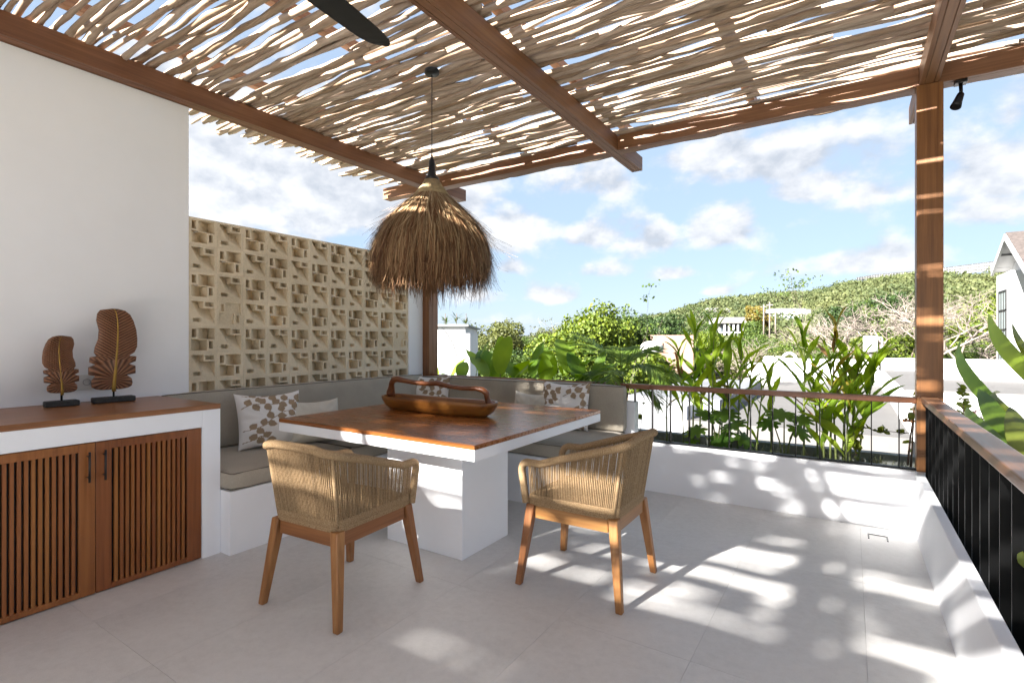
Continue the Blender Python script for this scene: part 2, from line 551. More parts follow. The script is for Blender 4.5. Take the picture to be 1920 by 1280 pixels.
M['leaf_lobed'] = leaf_mat('lobed_leaf_dark_green', (.055, .14, .018), (.15, .26, .035), 0.42, 0.5, island=False)
M['leaf_vine'] = leaf_mat('vine_leaf', (.10, .14, .02), (.20, .23, .04), 0.4)
M['grass'] = leaf_mat('grass_blades', (.05, .06, .02), (.17, .17, .08), 0.3)
M['stem'] = plain('green_plant_stem', (.13, .16, .045), 0.6, nscale=8, nstr=0.3)
M['stem_brown'] = plain('woody_stem', (.14, .09, .06), 0.7, nscale=8, nstr=0.3)
M['tree_bright'] = leaf_mat('bright_tree_foliage', (.030, .062, .004), (.15, .19, .016), 0.3, 0.6)
M['tree_mid'] = leaf_mat('mid_green_foliage', (.018, .042, .005), (.085, .125, .018), 0.3, 0.6)
M['tree_dark'] = leaf_mat('dark_green_foliage', (.010, .026, .005), (.042, .075, .015), 0.3, 0.6)
M['tree_olive'] = leaf_mat('olive_foliage', (.030, .042, .008), (.125, .135, .034), 0.3, 0.6)
M['forest'] = leaf_mat('hillside_foliage', (.030, .050, .015), (.108, .120, .042), 0.25, 0.7, streak=.05)
M['forest_y'] = leaf_mat('hillside_foliage_yellowish', (.038, .046, .013), (.082, .086, .026), 0.25, 0.7)

# ================================================================ TERRACE STRUCTURE
XL, XR, YB, YF = -4.05, 0.363, 4.403, -7.4      # left wall face, kerb face, back wall face, front (unseen behind camera, extended to bounce sunlight)

# floor
fl = tag(bx('floor', -4.3, 0.407, YF, 4.5, -0.30, -0.010, plain('grey_grout', (.52, .51, .50), 0.9)), kind='structure')
tile_me = {}
xe = [XL]+[round(-3.545+0.6*i, 3) for i in range(0, 7)]+[XR]
xe = [-4.05, -3.545, -2.945, -2.345, -1.745, -1.145, -0.545, 0.055, 0.363]
ye = [-7.4, -6.24, -5.04, -3.84, -2.64, -1.44, -0.24, 0.96, 2.16, 3.36, 4.403]
for i in range(len(xe)-1):
    for j in range(len(ye)-1):
        w, d = xe[i+1]-xe[i], ye[j+1]-ye[j]
        key = (round(w, 3), round(d, 3))
        if key not in tile_me:
            g = 0.0005
            tile_me[key] = MB().box(-w/2+g, w/2-g, -d/2+g, d/2-g, -0.009, 0.0).mesh('floor_tile', M['floor'])
        link_mesh('floor_tile', tile_me[key], fl, ((xe[i]+xe[i+1])/2, (ye[j]+ye[j+1])/2, 0))
# small tile-insert floor drain near the corner
dr = MB()
for (a, b_, c, d) in ((0.095, 0.205, 4.221, 4.229), (0.095, 0.103, 4.13, 4.221), (0.197, 0.205, 4.13, 4.221)):
    dr.box(a, b_, c, d, 0.0005, 0.0035)
dg = dr.build('floor_drain', M['black'])
tag(dg, 'small square floor drain with a dark slot near the corner of the low walls', 'drain')

# walls
tag(bx('side_wall', XL-0.22, XL, YF, 1.895, -0.3, 2.997, M['plaster'], bevel=0.004), 'tall smooth white wall behind the wooden cabinet', 'wall')
lw = MB()
lw.box(XL-0.2, 0.52, YB, 4.52, -0.3, 0.418)
tag(lw.build('parapet_wall', M['plaster'], bevel=0.006), 'low white parapet wall below the back balustrade', 'wall')
tag(MB().box(XR, 0.409, YF, YB-0.001, -0.3, 0.415).build('kerb_wall', M['plaster'], bevel=0.006), 'low white kerb wall running towards the camera below the right handrail', 'wall')
tag(bx('bench_back_wall', XL+0.0, -1.585, YB-0.001-0.0, 4.50, 0.42, 0.755, M['plaster'], bevel=0.004), 'short raised white wall behind the back bench cushion', 'wall')
tag(bx('white_pilaster', XL-0.12, XL+0.004, 4.146, 4.368, 0.0, 2.16, M['plaster'], bevel=0.004), 'narrow white pilaster between the breeze block screen and the corner post', 'wall')
# ---------------------------------------------------------------- breeze block screen
def block_mesh(kind):
    """0.2 m concrete block in local coords: x = depth towards the terrace (front at 0), y = width, z = height."""
    mb = MB()
    s, h = 0.1985, 0.0993
    t = 0.016
    D = 0.13
    # outer frame
    a = -h; b = h
    def R(y0, y1, z0, z1, x0, x1):
        mb.box(x0, x1, y0, y1, z0, z1)
    R(a, b, b-t, b, -D, 0); R(a, b, a, a+t, -D, 0)
    R(a, a+t, a+t, b-t, -D, 0); R(b-t, b, a+t, b-t, -D, 0)
    i0, i1 = a+t, b-t
    L = i1-i0
    def ptf(p, q):   # fractions of the inside -> y, z
        return (i0+p*L, i0+q*L)
    def orient(p, q):
        return (p, q) if kind != 'B' else (q, 1-p) if False else (1-q, p)
    def frect(p0, q0, p1, q1, x0, x1):
        if kind == 'B':
            # turn the whole figure by a quarter
            P0, Q0, P1, Q1 = q0, 1-p1, q1, 1-p0
        else:
            P0, Q0, P1, Q1 = p0, q0, p1, q1
        ya, za = ptf(P0, Q0); yb, zb = ptf(P1, Q1)
        R(min(ya, yb), max(ya, yb), min(za, zb), max(za, zb), x0, x1)
    def ramp_(p0, q0, p1, q1, xs, xe_):
        """slab that recedes from depth xs at p0 to xe_ at p1"""
        c = []
        if kind == 'B':
            # recedes upwards
            P0, Q0, P1, Q1 = 1-q1, 1-p1, 1-q0, 1-p0
            y0, z0 = ptf(P0, Q0); y1, z1 = ptf(P1, Q1)
            # p small (near front) is at the top after the turn; keep deep end at the top
            lo = [(xs, y0, z0), (xs, y1, z0), (xe_, y1, z1), (xe_, y0, z1)]
        else:
            y0, z0 = ptf(p0, q0); y1, z1 = ptf(p1, q1)
            lo = [(xs, y0, z0), (xe_, y1, z0), (xe_, y1, z1), (xs, y0, z1)]
        hi = [(x-0.012, y, z) for x, y, z in lo]
        mb.prism(hi, lo)
    w = 0.075
    if kind == 'C':
        R(i0, i1, i0, i1, -0.045, -0.022)
        for (p0, q0, p1, q1) in ((0.0, 0.52, 0.30, 1.0), (0.68, 0.0, 1.0, 0.50)):
            frect(p0, q0, p0+w, q1, -0.022, 0.0); frect(p1-w, q0, p1, q1, -0.022, 0.0)
            frect(p0+w, q0, p1-w, q0+w, -0.022, 0.0); frect(p0+w, q1-w, p1-w, q1, -0.022, 0.0)
        return mb.mesh('block', M['block'])
    # small framed tubes in two opposite corners
    for (p0, q0, p1, q1, solid) in ((0.0, 0.52, 0.30, 1.0, 0), (0.68, 0.0, 1.0, 0.50, 1)):
        frect(p1-w, q0, p1, q1, -D+0.002, -0.001); frect(p0, q0, p1-w, q0+w, -D+0.002, -0.001)
        if p0 > 0.5:
            frect(p0, q0+w, p0+w, q1, -D+0.002, -0.001); frect(p0+w, q1-w, p1-w, q1, -D+0.002, -0.001)
        else:
            frect(p0, q0+w, p0+w*0.4, q1, -D+0.002, -0.001)
            frect(p0+w*0.4, q1-w*0.5, p1-w, q1, -D+0.002, -0.001)
        # half-closed back of the tube, a sliver of light stays open
        if kind == 'B':
            frect(p0+w*0.4, q0+w+0.10, p1-w, q1-w, -D*0.55, -D*0.55+0.02)
        else:
            frect(p0+w*0.4, q0+w, p1-w, q1-w*0.5, -D*0.6, -D*0.6+0.012)
    if kind == 'A':
        ramp_(0.30, 0.46, 1.0, 1.0, -0.010, -0.110)
        ramp_(0.0, 0.0, 0.68, 0.50, -0.010, -0.110)
        # step between the two ramps
        frect(0.30, 0.475, 0.68, 0.515, -0.09, -0.004)
    else:
        # one broad sloping face from the bottom edge (front) up to the top (deep)
        y0, z0 = ptf(0.0, 0.24); y1, z1 = ptf(0.48, 1.0)
        y2, z2 = ptf(1.0, 0.76)
        # lower-left triangle stays near the front, upper right falls back
        A_ = (-0.008, *ptf(0.0, 0.28)); B_ = (-0.008, *ptf(0.40, 0.0)); C_ = (-0.008, *ptf(1.0, 0.0))
        Dd = (-0.010, *ptf(0.0, 1.0)); E_ = (-0.130, *ptf(1.0, 0.98)); F_ = (-0.085, *ptf(0.45, 1.0))
        G_ = (-0.008, *ptf(0.40, 0.28)); H_ = (-0.02, *ptf(1.0, 0.15))
        vs = [A_, G_, B_, C_, H_, E_, F_, Dd]
        front = [Vector(p) for p in vs]
        back = [p+Vector((-0.012, 0, 0)) for p in front]
        n = len(front)
        fcs = [(0, 1, 7), (1, 4, 5), (1, 5, 6), (1, 6, 7), (1, 2, 3), (1, 3, 4)]
        fb = [tuple(reversed([i+n for i in f])) for f in fcs]
        side = [(i, i+n, (i+1) % n+n, (i+1) % n) for i in range(n)]
        mb.add(front+back, fcs+fb+side)
    return mb.mesh('block', M['block'])

screen = empty('breeze_block_screen', (XL-0.01, 3.0, 0), label='pierced screen wall of sand coloured breeze blocks with stepped openings', cat='screen wall')
bmA, bmB, bmC = block_mesh('A'), block_mesh('B'), block_mesh('C')
y_start = 1.897
pitch = 0.2044
for r in range(7):
    for c in range(11):
        k = (r+c) % 2
        me = bmA if k == 0 else bmB
        if (r, c) in ((3, 1), (4, 10)): me = bmC
        o = link_mesh('block', me, screen, (0, y_start+pitch*(c+0.5)-3.0, 2.105-0.2*r))
        o.scale = (1, pitch/0.2, 1)
mor = MB()
# joint mortar behind the faces, and the plinth under the screen
mor.box(-0.150, -0.006, y_start-3.0, y_start+11*pitch-3.0, 0.0, 0.80)
for r in range(8):
    z = 2.205-0.2*r
    mor.box(-0.142, -0.005, y_start-3.0, y_start+11*pitch-3.0, z-0.0014, z+0.0010)
mor.build('mortar', M['block'], screen)

# ================================================================ PERGOLA
perg = empty('pergola', (-1.8, 4.45, 0), label='hardwood pergola with grooved beams roofed in bleached crooked driftwood poles', cat='pergola')
PO = Vector((-1.8, 4.45, 0))
def beam(name, x0, x1, y0, y1, z0, z1, axis, mat):
    mb = MB()
    g = 0.0035   # narrow groove lines along the underside and lower face
    if axis == 'y':
        w = x1-x0
        mb.box(x0, x0+w*.24, y0, y1, z0, z1); mb.box(x0+w*.24+g, x1-w*.24-g, y0, y1, z0-0.0, z1)
        mb.box(x1-w*.24, x1, y0, y1, z0, z1); mb.box(x0+w*.24, x1-w*.24, y0+.001, y1-.001, z0+0.006, z1-.001)
    else:
        w = y1-y0
        mb.box(x0, x1, y0, y0+w*.26, z0, z1); mb.box(x0, x1, y0+w*.26+g, y1, z0, z1)
        mb.box(x0+.001, x1-.001, y0+w*.2, y0+w*.32, z0+0.006, z1-.001)
    for i, p in enumerate(mb.v): mb.v[i] = (p[0]-PO.x, p[1]-PO.y, p[2])
    return mb.build(name, mat, perg, bevel=0.0015, seg=1)
ZB, ZT = 3.0, 3.135
beam('beam', -4.07, -3.955, -6.25, 5.04, ZB, ZT, 'y', M['beam_y'])
beam('beam', -1.862, -1.755, -6.25, 5.10, ZB, ZT, 'y', M['beam_y'])
beam('beam', 0.386, 0.488, -6.25, 5.17, ZB+.002, ZT, 'y', M['beam_y'])
beam('beam', 2.72, 2.82, -6.25, 5.12, ZB, ZT, 'y', M['beam_y'])
# back beam between and beyond the long beams, a hair above their underside
for (a, b_) in ((-4.75, -4.0705), (-3.9545, -1.8625), (-1.7545, 0.3855), (0.4885, 2.7195)):
    beam('beam', a, b_, 4.43, 4.55, ZB+.001, ZT-.003, 'x', M['beam_x'])
def post(x0, x1, y0, y1, z0, z1):
    return MB().box(x0-PO.x, x1-PO.x, y0-PO.y, y1-PO.y, z0, z1).build('post', M['post'], perg, bevel=0.003)
post(-4.07, -3.955, 4.37, 4.428, -0.02, 2.9985)
post(-4.07, -3.955, 4.4285, 4.52, -0.02, 2.9985)
post(0.370, 0.511, 4.404-.002, 4.52, 0.417, 3.0)
post(2.70, 2.84, 4.404, 4.52, 0.1, 3.0)
post(-4.02, -3.90, -6.2, -6.08, 0.001, 2.9985)
post(0.416, 0.53, -6.2, -6.08, 0.1, 2.9985)
post(-1.86, -1.757, -6.2, -6.08, 0.001, 2.9985)
# rafters that lie on top of the poles
for x in (-3.84, -2.80, -1.75, -0.68, 0.42, 1.5):
    MB().box(x-.03-PO.x, x+.03-PO.x, -6.2-PO.y, 4.98-PO.y, 3.235, 3.30).build('rafter', M['beam_y'], perg, bevel=0.002, seg=1)

# driftwood poles
POLE_GAP_VIEW, POLE_SKIP_VIEW = (0.0375, 0.0105), 0.085
POLE_BAY_MID = (0.048, 0.013, 0.48, 0.074, 0.115)      # mean spacing, spread, chance of a wide gap, its size
POLE_BAY_RIGHT = (0.060, 0.018, 0.2, 0.09, 0.15)
def stick_mesh(seed, L):
    r = random.Random(seed)
    n = 26
    ph = [r.uniform(0, 6.28) for _ in range(8)]
    fr = [r.uniform(0.6, 1.3), r.uniform(1.6, 3.0), r.uniform(3.5, 6.0), r.uniform(8, 13)]
    am = [0.016, 0.0085, 0.005, 0.0018]
    r0 = r.uniform(0.0150, 0.0225)
    pts, rad = [], []
    for i in range(n+1):
        t = i/n; x = -L/2+L*t
        y = sum(a*math.sin(f*x*2.2+p) for a, f, p in zip(am, fr, ph[:4]))
        z = 0.55*sum(a*math.sin(f*x*2.0+p) for a, f, p in zip(am, fr, ph[4:]))*0.7
        pts.append((x, y, z))
        rr = r0*(1.12-0.35*t)*(1+0.10*math.sin(5*x+ph[2])+0.09*math.sin(17*x+ph[5])+r.uniform(-.06, .06))
        if r.random() < 0.07: rr *= 1.28
        rad.append(rr)
    rad[0] *= 0.8; rad[-1] *= 0.7
    mb = MB().tube(pts, rad, 7)
    # a stump of a side branch now and then
    if r.random() < 0.35:
        k = r.randrange(5, n-5); p = Vector(pts[k])
        d = Vector((r.choice((-1, 1))*0.10, r.choice((-1, 1))*0.035, r.uniform(-.01, .02)))
        mb.tube([p, p+d*0.5, p+d], [rad[k]*0.8, rad[k]*0.62, rad[k]*0.45], 6)
    return mb.mesh('roof_pole', M['stick'])
srnd = random.Random(58)
S_LEN = [2.3, 2.6, 2.9, 3.2]
smesh = [(L, stick_mesh(100+i*7+j, L)) for i, L in enumerate(S_LEN) for j in range(7)]
poles = []
def lay_row(y, x0, x1, layer):
    x = x0
    while x < x1-0.4:
        L, me = srnd.choice(smesh)
        s = srnd.uniform(0.88, 1.08)
        poles.append((me, x+L*s/2, y+srnd.uniform(-.012, .012), 3.157+0.026*layer+srnd.uniform(0, .006), s, srnd.gauss(0, 0.010), srnd.uniform(0, 6.28), srnd.random() < 0.5))
        x += L*s-srnd.uniform(0.05, 0.35)
y = -6.1
row = 0
while y < 4.98:
    layer = row % 2
    if y > 0.2:
        lay_row(y, -4.72+srnd.uniform(-.10, .22), 3.2, layer)
        y += max(0.022, srnd.gauss(*POLE_GAP_VIEW)) if srnd.random() > POLE_SKIP_VIEW else srnd.uniform(0.07, 0.10)
    else:
        # behind the viewer: bay by bay, sparser to the right, which is where the floor has its sun stripes
        lay_row(y, -4.7+srnd.uniform(-.1, .2), -1.9, layer)
        dense = y < -3.3 or srnd.random() > 0.06
        y += max(0.022, srnd.gauss(0.038, 0.010)) if dense else srnd.uniform(.08, .12)
    row += 1
poles2 = []
def lay_bay(xa, xb, ya, yb, mean, sd, skip, smin, smax):
    y = ya; row = 0
    while y < yb:
        L, me = srnd.choice(smesh[:14])
        s = (xb-xa+srnd.uniform(0.05, 0.3))/L
        poles2.append((me, (xa+xb)/2+srnd.uniform(-.08, .08), y, 3.157+0.02*(row % 2), s, srnd.gauss(0, 0.012), srnd.uniform(0, 6.28), srnd.random() < .5))
        y += srnd.uniform(smin, smax) if srnd.random() < skip else max(0.03, srnd.gauss(mean, sd))
        row += 1
lay_bay(-1.9, 0.30, -6.1, -3.5, 0.040, 0.010, 0.05, 0.08, 0.10)
lay_bay(-1.9, 0.30, -3.5, 0.2, *POLE_BAY_MID)
lay_bay(0.30, 2.75, -6.1, 0.2, *POLE_BAY_RIGHT)
# a second, closer layer, added unseen behind the viewer to shade the near floor
srnd = random.Random(3)
y = -6.1
while y < -3.35:
    lay_row(y, -4.7+srnd.uniform(-.1, .2), -1.9, 1)
    y += srnd.uniform(.028, .045)
def place_pole(rec, name='roof_pole'):
    me, x, y, z, s, a, roll, flip = rec
    o = link_mesh(name, me, perg, (x-PO.x, y-PO.y, z), (roll, 0, a+(PI if flip else 0)))
    o.rotation_mode = 'XYZ'
    o.scale = (s, 1, 1)
    return o
# the ones that show largest stay single, the rest join into one part
vis = [p for p in poles if p[2] > 1.2]
rest = [p for p in poles if p[2] <= 1.2]+poles2
vis.sort(key=lambda p: math.hypot(p[1]+1.0, p[2]-1.2))
for p in vis[:296]: place_pole(p)
rest += vis[296:]
mb = MB()
for (me, x, y, z, s, a, roll, flip) in rest:
    Mx = Matrix.Translation((x-PO.x, y-PO.y, z)) @ Euler((roll, 0, a+(PI if flip else 0))).to_matrix().to_4x4() @ Matrix.Diagonal((s, 1, 1, 1))
    vs = [v.co.copy() for v in me.vertices]
    mb.add(vs, [tuple(pg.vertices) for pg in me.polygons], True, Mx)
tag(mb.build('roof_pole_layer', M['stick'], perg), kind='stuff')

# ---------------------------------------------------------------- handrails with flat steel bars
br = empty('back_balustrade', (-0.6, 4.45, 0), label='balustrade with wooden handrail and thin black upright bars along the planter at the back', cat='balustrade')
bo = Vector((-0.6, 4.45, 0))
def bxo(name, x0, x1, y0, y1, z0, z1, mat, parent, org, bevel=0, seg=2):
    return MB().box(x0-org.x, x1-org.x, y0-org.y, y1-org.y, z0-org.z, z1-org.z).build(name, mat, parent, bevel, seg)
bxo('handrail', -3.9545, -1.452, 4.405, 4.475, 0.872, 0.912, M['rail_x'], br, bo, 0.004)
bxo('handrail', -1.450, 0.3695, 4.405, 4.475, 0.872, 0.912, M['rail_x'], br, bo, 0.004)
bxo('bottom_bar', -1.58, 0.3695, 4.41, 4.45, 0.424, 0.434, M['bar'], br, bo)
bar_me = MB().box(-.003, .003, -.021, .021, 0.434, 0.872).mesh('bar', M['bar'])
for i in range(13):
    x = -1.591+0.1557*i
    link_mesh('bar', bar_me, br, (x-bo.x, 4.43-bo.y, 0))
rr = empty('side_balustrade', (0.43, 0.0, 0), label='balustrade with broad wooden handrail and close black flat bars on the right', cat='balustrade')
ro = Vector((0.43, 0, 0))
bxo('handrail', 0.392, 0.482, YF, 4.4015, 0.882, 0.920, M['rail_y'], rr, ro, 0.005)
bxo('bottom_bar', 0.412, 0.455, YF, 4.40, 0.32, 0.328, M['bar'], rr, ro)
bar2 = MB().box(-.0215, .0215, -.003, .003, -0.10, 0.882).mesh('bar', M['bar'])
k = 0
y = 4.367
while y > -3.2:
    if True: link_mesh('bar', bar2, rr, (0.436-ro.x, y, 0))
    y -= 0.1565

# planter behind the back parapet
pl = empty('back_planter', (-1.8, 4.8, 0), label='long grey planter trough behind the low parapet, full of tropical plants', cat='planter')
po = Vector((-1.8, 4.8, 0))
bxo('planter_wall', -4.6, 0.70, 5.18, 5.28, -0.6, 0.375, M['concrete_grey'], pl, po, 0.004)
bxo('soil', -4.6, 0.70, 4.521, 5.179, -0.3, 0.22, M['soil'], pl, po)
pr = empty('side_planter', (0.9, 1.0, 0), label='planter outside the right balustrade with broad leaved plants and pink flowers', cat='planter')
po2 = Vector((0.9, 1.0, 0))
bxo('planter_wall', 1.35, 1.45, YF, 4.5, -0.6, 0.30, M['plaster'], pr, po2, 0.004)
bxo('soil', 0.47, 1.349, YF, 4.5, -0.3, 0.10, M['soil'], pr, po2)

# ================================================================ FURNITURE
# ---------------------------------------------------------------- cabinet
cb = empty('cabinet', (-3.64, 1.0, 0), label='white built-in cabinet with slatted wooden doors and a polished wooden counter', cat='cabinet')
co = Vector((-3.64, 1.0, 0))
CY0, CY1 = 0.38, 1.692
bod = MB()
XF = -3.231
bod.box(XL+.001-co.x, XF-co.x, 1.586-co.y, CY1-co.y, 0.0, 0.881)      # right side
bod.box(XL+.001-co.x, XF-co.x, CY0-co.y, 1.586-co.y, 0.781, 0.881)    # top rail
bod.box(XL+.001-co.x, XF-co.x, CY0-.11-co.y, CY0-co.y, 0.0, 0.881)
bod.box(XL+.001-co.x, XF-.06-co.x, CY0-co.y, 1.586-co.y, 0.0, 0.004)
bod.build('carcass', M['plaster'], cb, 0.003)
MB().box(XL+.001-co.x, XF+.002-co.x, CY0-.112-co.y, CY1+.002-co.y, 0.8815, 0.911).build('counter_top', M['counter'], cb, 0.003)
MB().box(XL+.05-co.x, XF-.30-co.x, CY0-co.y, 1.586-co.y, 0.005, 0.78).build('inner_back', M['black'], cb)
dyz = []
def door(y0, y1, hinge_right):
    d = MB()
    x0, x1 = XF-.030-co.x, XF-.006-co.x
    st_in, st_out = 0.068, 0.078
    a, b_ = y0-co.y, y1-co.y
    zt, zb = 0.734, 0.034
    # stiles and rails
    l = a+(st_in if hinge_right else st_out); r = b_-(st_out if hinge_right else st_in)
    d.box(x0, x1, a, l, 0.006, 0.776); d.box(x0, x1, r, b_, 0.006, 0.776)
    d.box(x0, x1, l, r, zt, 0.776); d.box(x0, x1, l, r, 0.006, zb)
    o = d.build('door', M['door'], cb, 0.0015, 1)
    n = 14
    pitch = (r-l+0.010)/(n+1)
    sme = MB().box(x0+.003, x1-.001, -(pitch-.0105)/2, (pitch-.0105)/2, zb, zt).mesh('slat', M['door'])
    for i in range(n):
        link_mesh('slat', sme, o, (0, l+0.0+ (i+1)*pitch-0.005, 0))
    bk = MB().box(x0-.02, x0-.001, a+.02, b_-.02, .03, .75).build('backing', M['black'], o)
    hy = (a+.032) if hinge_right else (b_-.032)
    hm = MB()
    hm.tube([(x1+.028, hy, 0.582), (x1+.028, hy, 0.735)], .0055, 8)
    hm.tube([(x1-.001, hy, 0.606), (x1+.028, hy, 0.606)], .004, 6)
    hm.tube([(x1-.001, hy, 0.712), (x1+.028, hy, 0.712)], .004, 6)
    hm.build('handle', M['black'], o)
door(1.068, 1.583, True)
door(0.55, 1.065, False)
door(0.385, 0.547, True) if False else None
MB().box(XF-.03-co.x, XF-.006-co.x, CY0-co.y, 0.547-co.y, 0.006, .776).build('side_panel', M['door'], cb, 0.0015, 1)

# ---------------------------------------------------------------- wall sockets
for (y0, y1, holes, lab) in ((1.233, 1.326, True, 'white wall socket plate with a round earthed outlet just above the cabinet'), (1.339, 1.432, False, 'white switch plate partly hidden behind the taller feather sculpture')):
    so = empty('wall_socket', (XL, (y0+y1)/2, 1.034), label=lab, cat='socket')
    MB().box(0.0005, 0.009, -(y1-y0)/2, (y1-y0)/2, -.047, .047).build('plate', M['socket'], so, 0.003)
    if holes:
        ring = MB().lathe([(0.0205, 0), (0.0205, 0.003), (0.018, 0.003), (0.017, -0.006), (0.0, -0.006)], 24, Matrix.Translation((0.010, 0.006, 0)) @ Matrix.Rotation(PI/2, 4, 'Y'))
        rg = ring.build('outlet', plain('outlet_grey', (.35, .35, .35), .5), so)
        hh = MB()
        for dy in (-.0095, .0095):
            hh.tube([(0.004, .006+dy, 0), (0.0065, .006+dy, 0)], .003, 10)
        hh.build('socket_hole', M['black'], rg)
    else:
        MB().box(0.009, 0.0115, -.03, .03, -.03, .03).build('rocker', M['socket'], so, 0.001)

# ---------------------------------------------------------------- feather sculptures
def feather_mat():
    m, nt, b = mat_base('copper_brown_carved_wood', 0.36)
    a = nt.nodes.new('ShaderNodeAttribute'); a.attribute_name = 'ridge'
    n = noise(nt, coords(nt), 25, 4)
    f = math_node(nt, 'ADD', math_node(nt, 'MULTIPLY', a.outputs['Fac'], 0.75), math_node(nt, 'MULTIPLY', n, 0.3))
    c = ramp(nt, f, [(0.1, (.065, .025, .012)), (0.5, (.16, .068, .033)), (0.9, (.30, .14, .07))])
    nt.links.new(c, b.inputs['Base Color'])
    b.inputs['Metallic'].default_value = 0.25
    return m
M['feather'] = feather_mat()
M['gilt'] = plain('gilded_quill', (.32, .18, .03), 0.35, metallic=0.5, nscale=18, nstr=0.35)
ROWS = [(110,868,905,880),(122,795,955,887),(150,776,990,896),(200,770,1015,903),(270,785,1035,905),(340,781,1042,903),(400,760,1040,900),(440,756,1022,897),
        (466,772,985,895),(472,729,1035,894),(508,727,1031,892),(528,764,985,891),(545,722,1028,890),(602,722,1028,886),(612,764,968,884),(640,742,1000,882),
        (672,736,1006,880),(695,744,1000,878),(710,768,975,876),(717,800,930,876)]
def feather(name_, loc, height, mirror, lean, label, base_len, stem_h, bh=0.034, bw=0.075):
    root = empty('feather_sculpture', loc, label=label, cat='sculpture')
    root.rotation_euler = (0, 0, lean)
    MB().box(-bw/2, bw/2, -base_len/2, base_len/2, 0.0005, bh).build('base', M['stonebase'], root, 0.006, 2)
    z0 = bh+stem_h
    MB().tube([(0, 0, bh-.002), (0, 0, z0+.05)], 0.0055, 10).build('stem', M['black'], root)
    ys = np.array([r[0] for r in ROWS], float)
    L = np.array([r[1] for r in ROWS], float); Rr = np.array([r[2] for r in ROWS], float); C = np.array([r[3] for r in ROWS], float)
    n = 190; m = 40
    yy = np.linspace(110, 717, n)
    l = np.interp(yy, ys, L); r_ = np.interp(yy, ys, Rr); c = np.interp(yy, ys, C)
    sc = height/607.0
    V = []; ridge = []
    for i in range(n):
        t = (717-yy[i])/607.0
        for j in range(-m, m+1):
            f = j/m
            x = c[i]+(f*(r_[i]-c[i]) if j > 0 else -f*(l[i]-c[i]))
            d = abs(x-c[i])
            # carved barbs fan out from the quill
            ang = (0.9 - 1.2*max(0, 0.42-t)) if t < .42 else 0.75
            rr = math.sin((yy[i]*1.0+d*ang*(0.75 if j > 0 else 0.85))*0.29)
            if t < .36:
                rr = math.sin(math.atan2(yy[i]-640, d+12)*26)
            edge = 1-abs(f)**4
            zz = 0.010*edge + 0.0026*rr*(0.3+0.7*min(1, d/20))*edge + 0.005*math.sin(t*5+f*2)
            hy = (x-880)*sc*0.95*(-1 if mirror else 1)
            V.append((zz, hy, z0+t*height)); ridge.append(0.5+0.5*rr)
    w = 2*m+1
    Fq = [(i*w+j, i*w+j+1, (i+1)*w+j+1, (i+1)*w+j) for i in range(n-1) for j in range(w-1)]
    nb = len(V)
    V2 = V+[(-.010+v[0]*0.25, v[1], v[2]) for v in V]
    F2 = Fq+[tuple(nb+i for i in reversed(f)) for f in Fq]
    rim = list(range(w))+[i*w+w-1 for i in range(1, n)]+[(n-1)*w+j for j in range(w-2, -1, -1)]+[i*w for i in range(n-2, 0, -1)]
    for a, b_ in zip(rim, rim[1:]+rim[:1]):
        F2.append((b_, a, a+nb, b_+nb))
    mb = MB(); mb.add(V2, F2, True)
    me = mb.mesh('feather', M['feather'])
    at_ = me.attributes.new('ridge', 'FLOAT', 'POINT')
    at_.data.foreach_set('value', ridge+[0.2]*nb)
    link_mesh('feather', me, root)
    pts = [(0.010, (c[i]-880)*sc*0.95*(-1 if mirror else 1), z0+(717-yy[i])/607*height) for i in range(0, n, 6)]
    pts = [(0.010, 0, z0-0.012)]+pts[::-1]
    rad = [0.0115*height/.5]+[0.0115*height/.5*(1-0.82*i/(len(pts)-2)) for i in range(len(pts)-1)]
    q = MB().tube(pts, rad, 10)
    q.build('quill', M['gilt'], root)
feather('a', (-3.875, 1.37, 0.911), 0.505, False, math.radians(-4), 'taller copper brown carved feather with gilded quill on a black base', 0.215, 0.045)
feather('b', (-3.872, 1.112, 0.911), 0.335, True, math.radians(-4), 'smaller copper brown carved feather with gilded quill, left of the taller one', 0.155, 0.045)

# ---------------------------------------------------------------- bench
bn = empty('bench', (-3.6, 3.0, 0), label='white masonry bench that turns the corner under the taupe cushions', cat='bench')
bo2 = Vector((-3.6, 3.0, 0))
bb = MB()
bb.box(XL+.001, -3.128, 1.694, 4.402, 0, 0.385)
bb.box(-3.1275, -1.66, 3.524, 4.402, 0, 0.385)
bb.v = [(p[0]-bo2.x, p[1]-bo2.y, p[2]) for p in bb.v]
bb.build('plinth', M['plaster'], bn, 0.004)

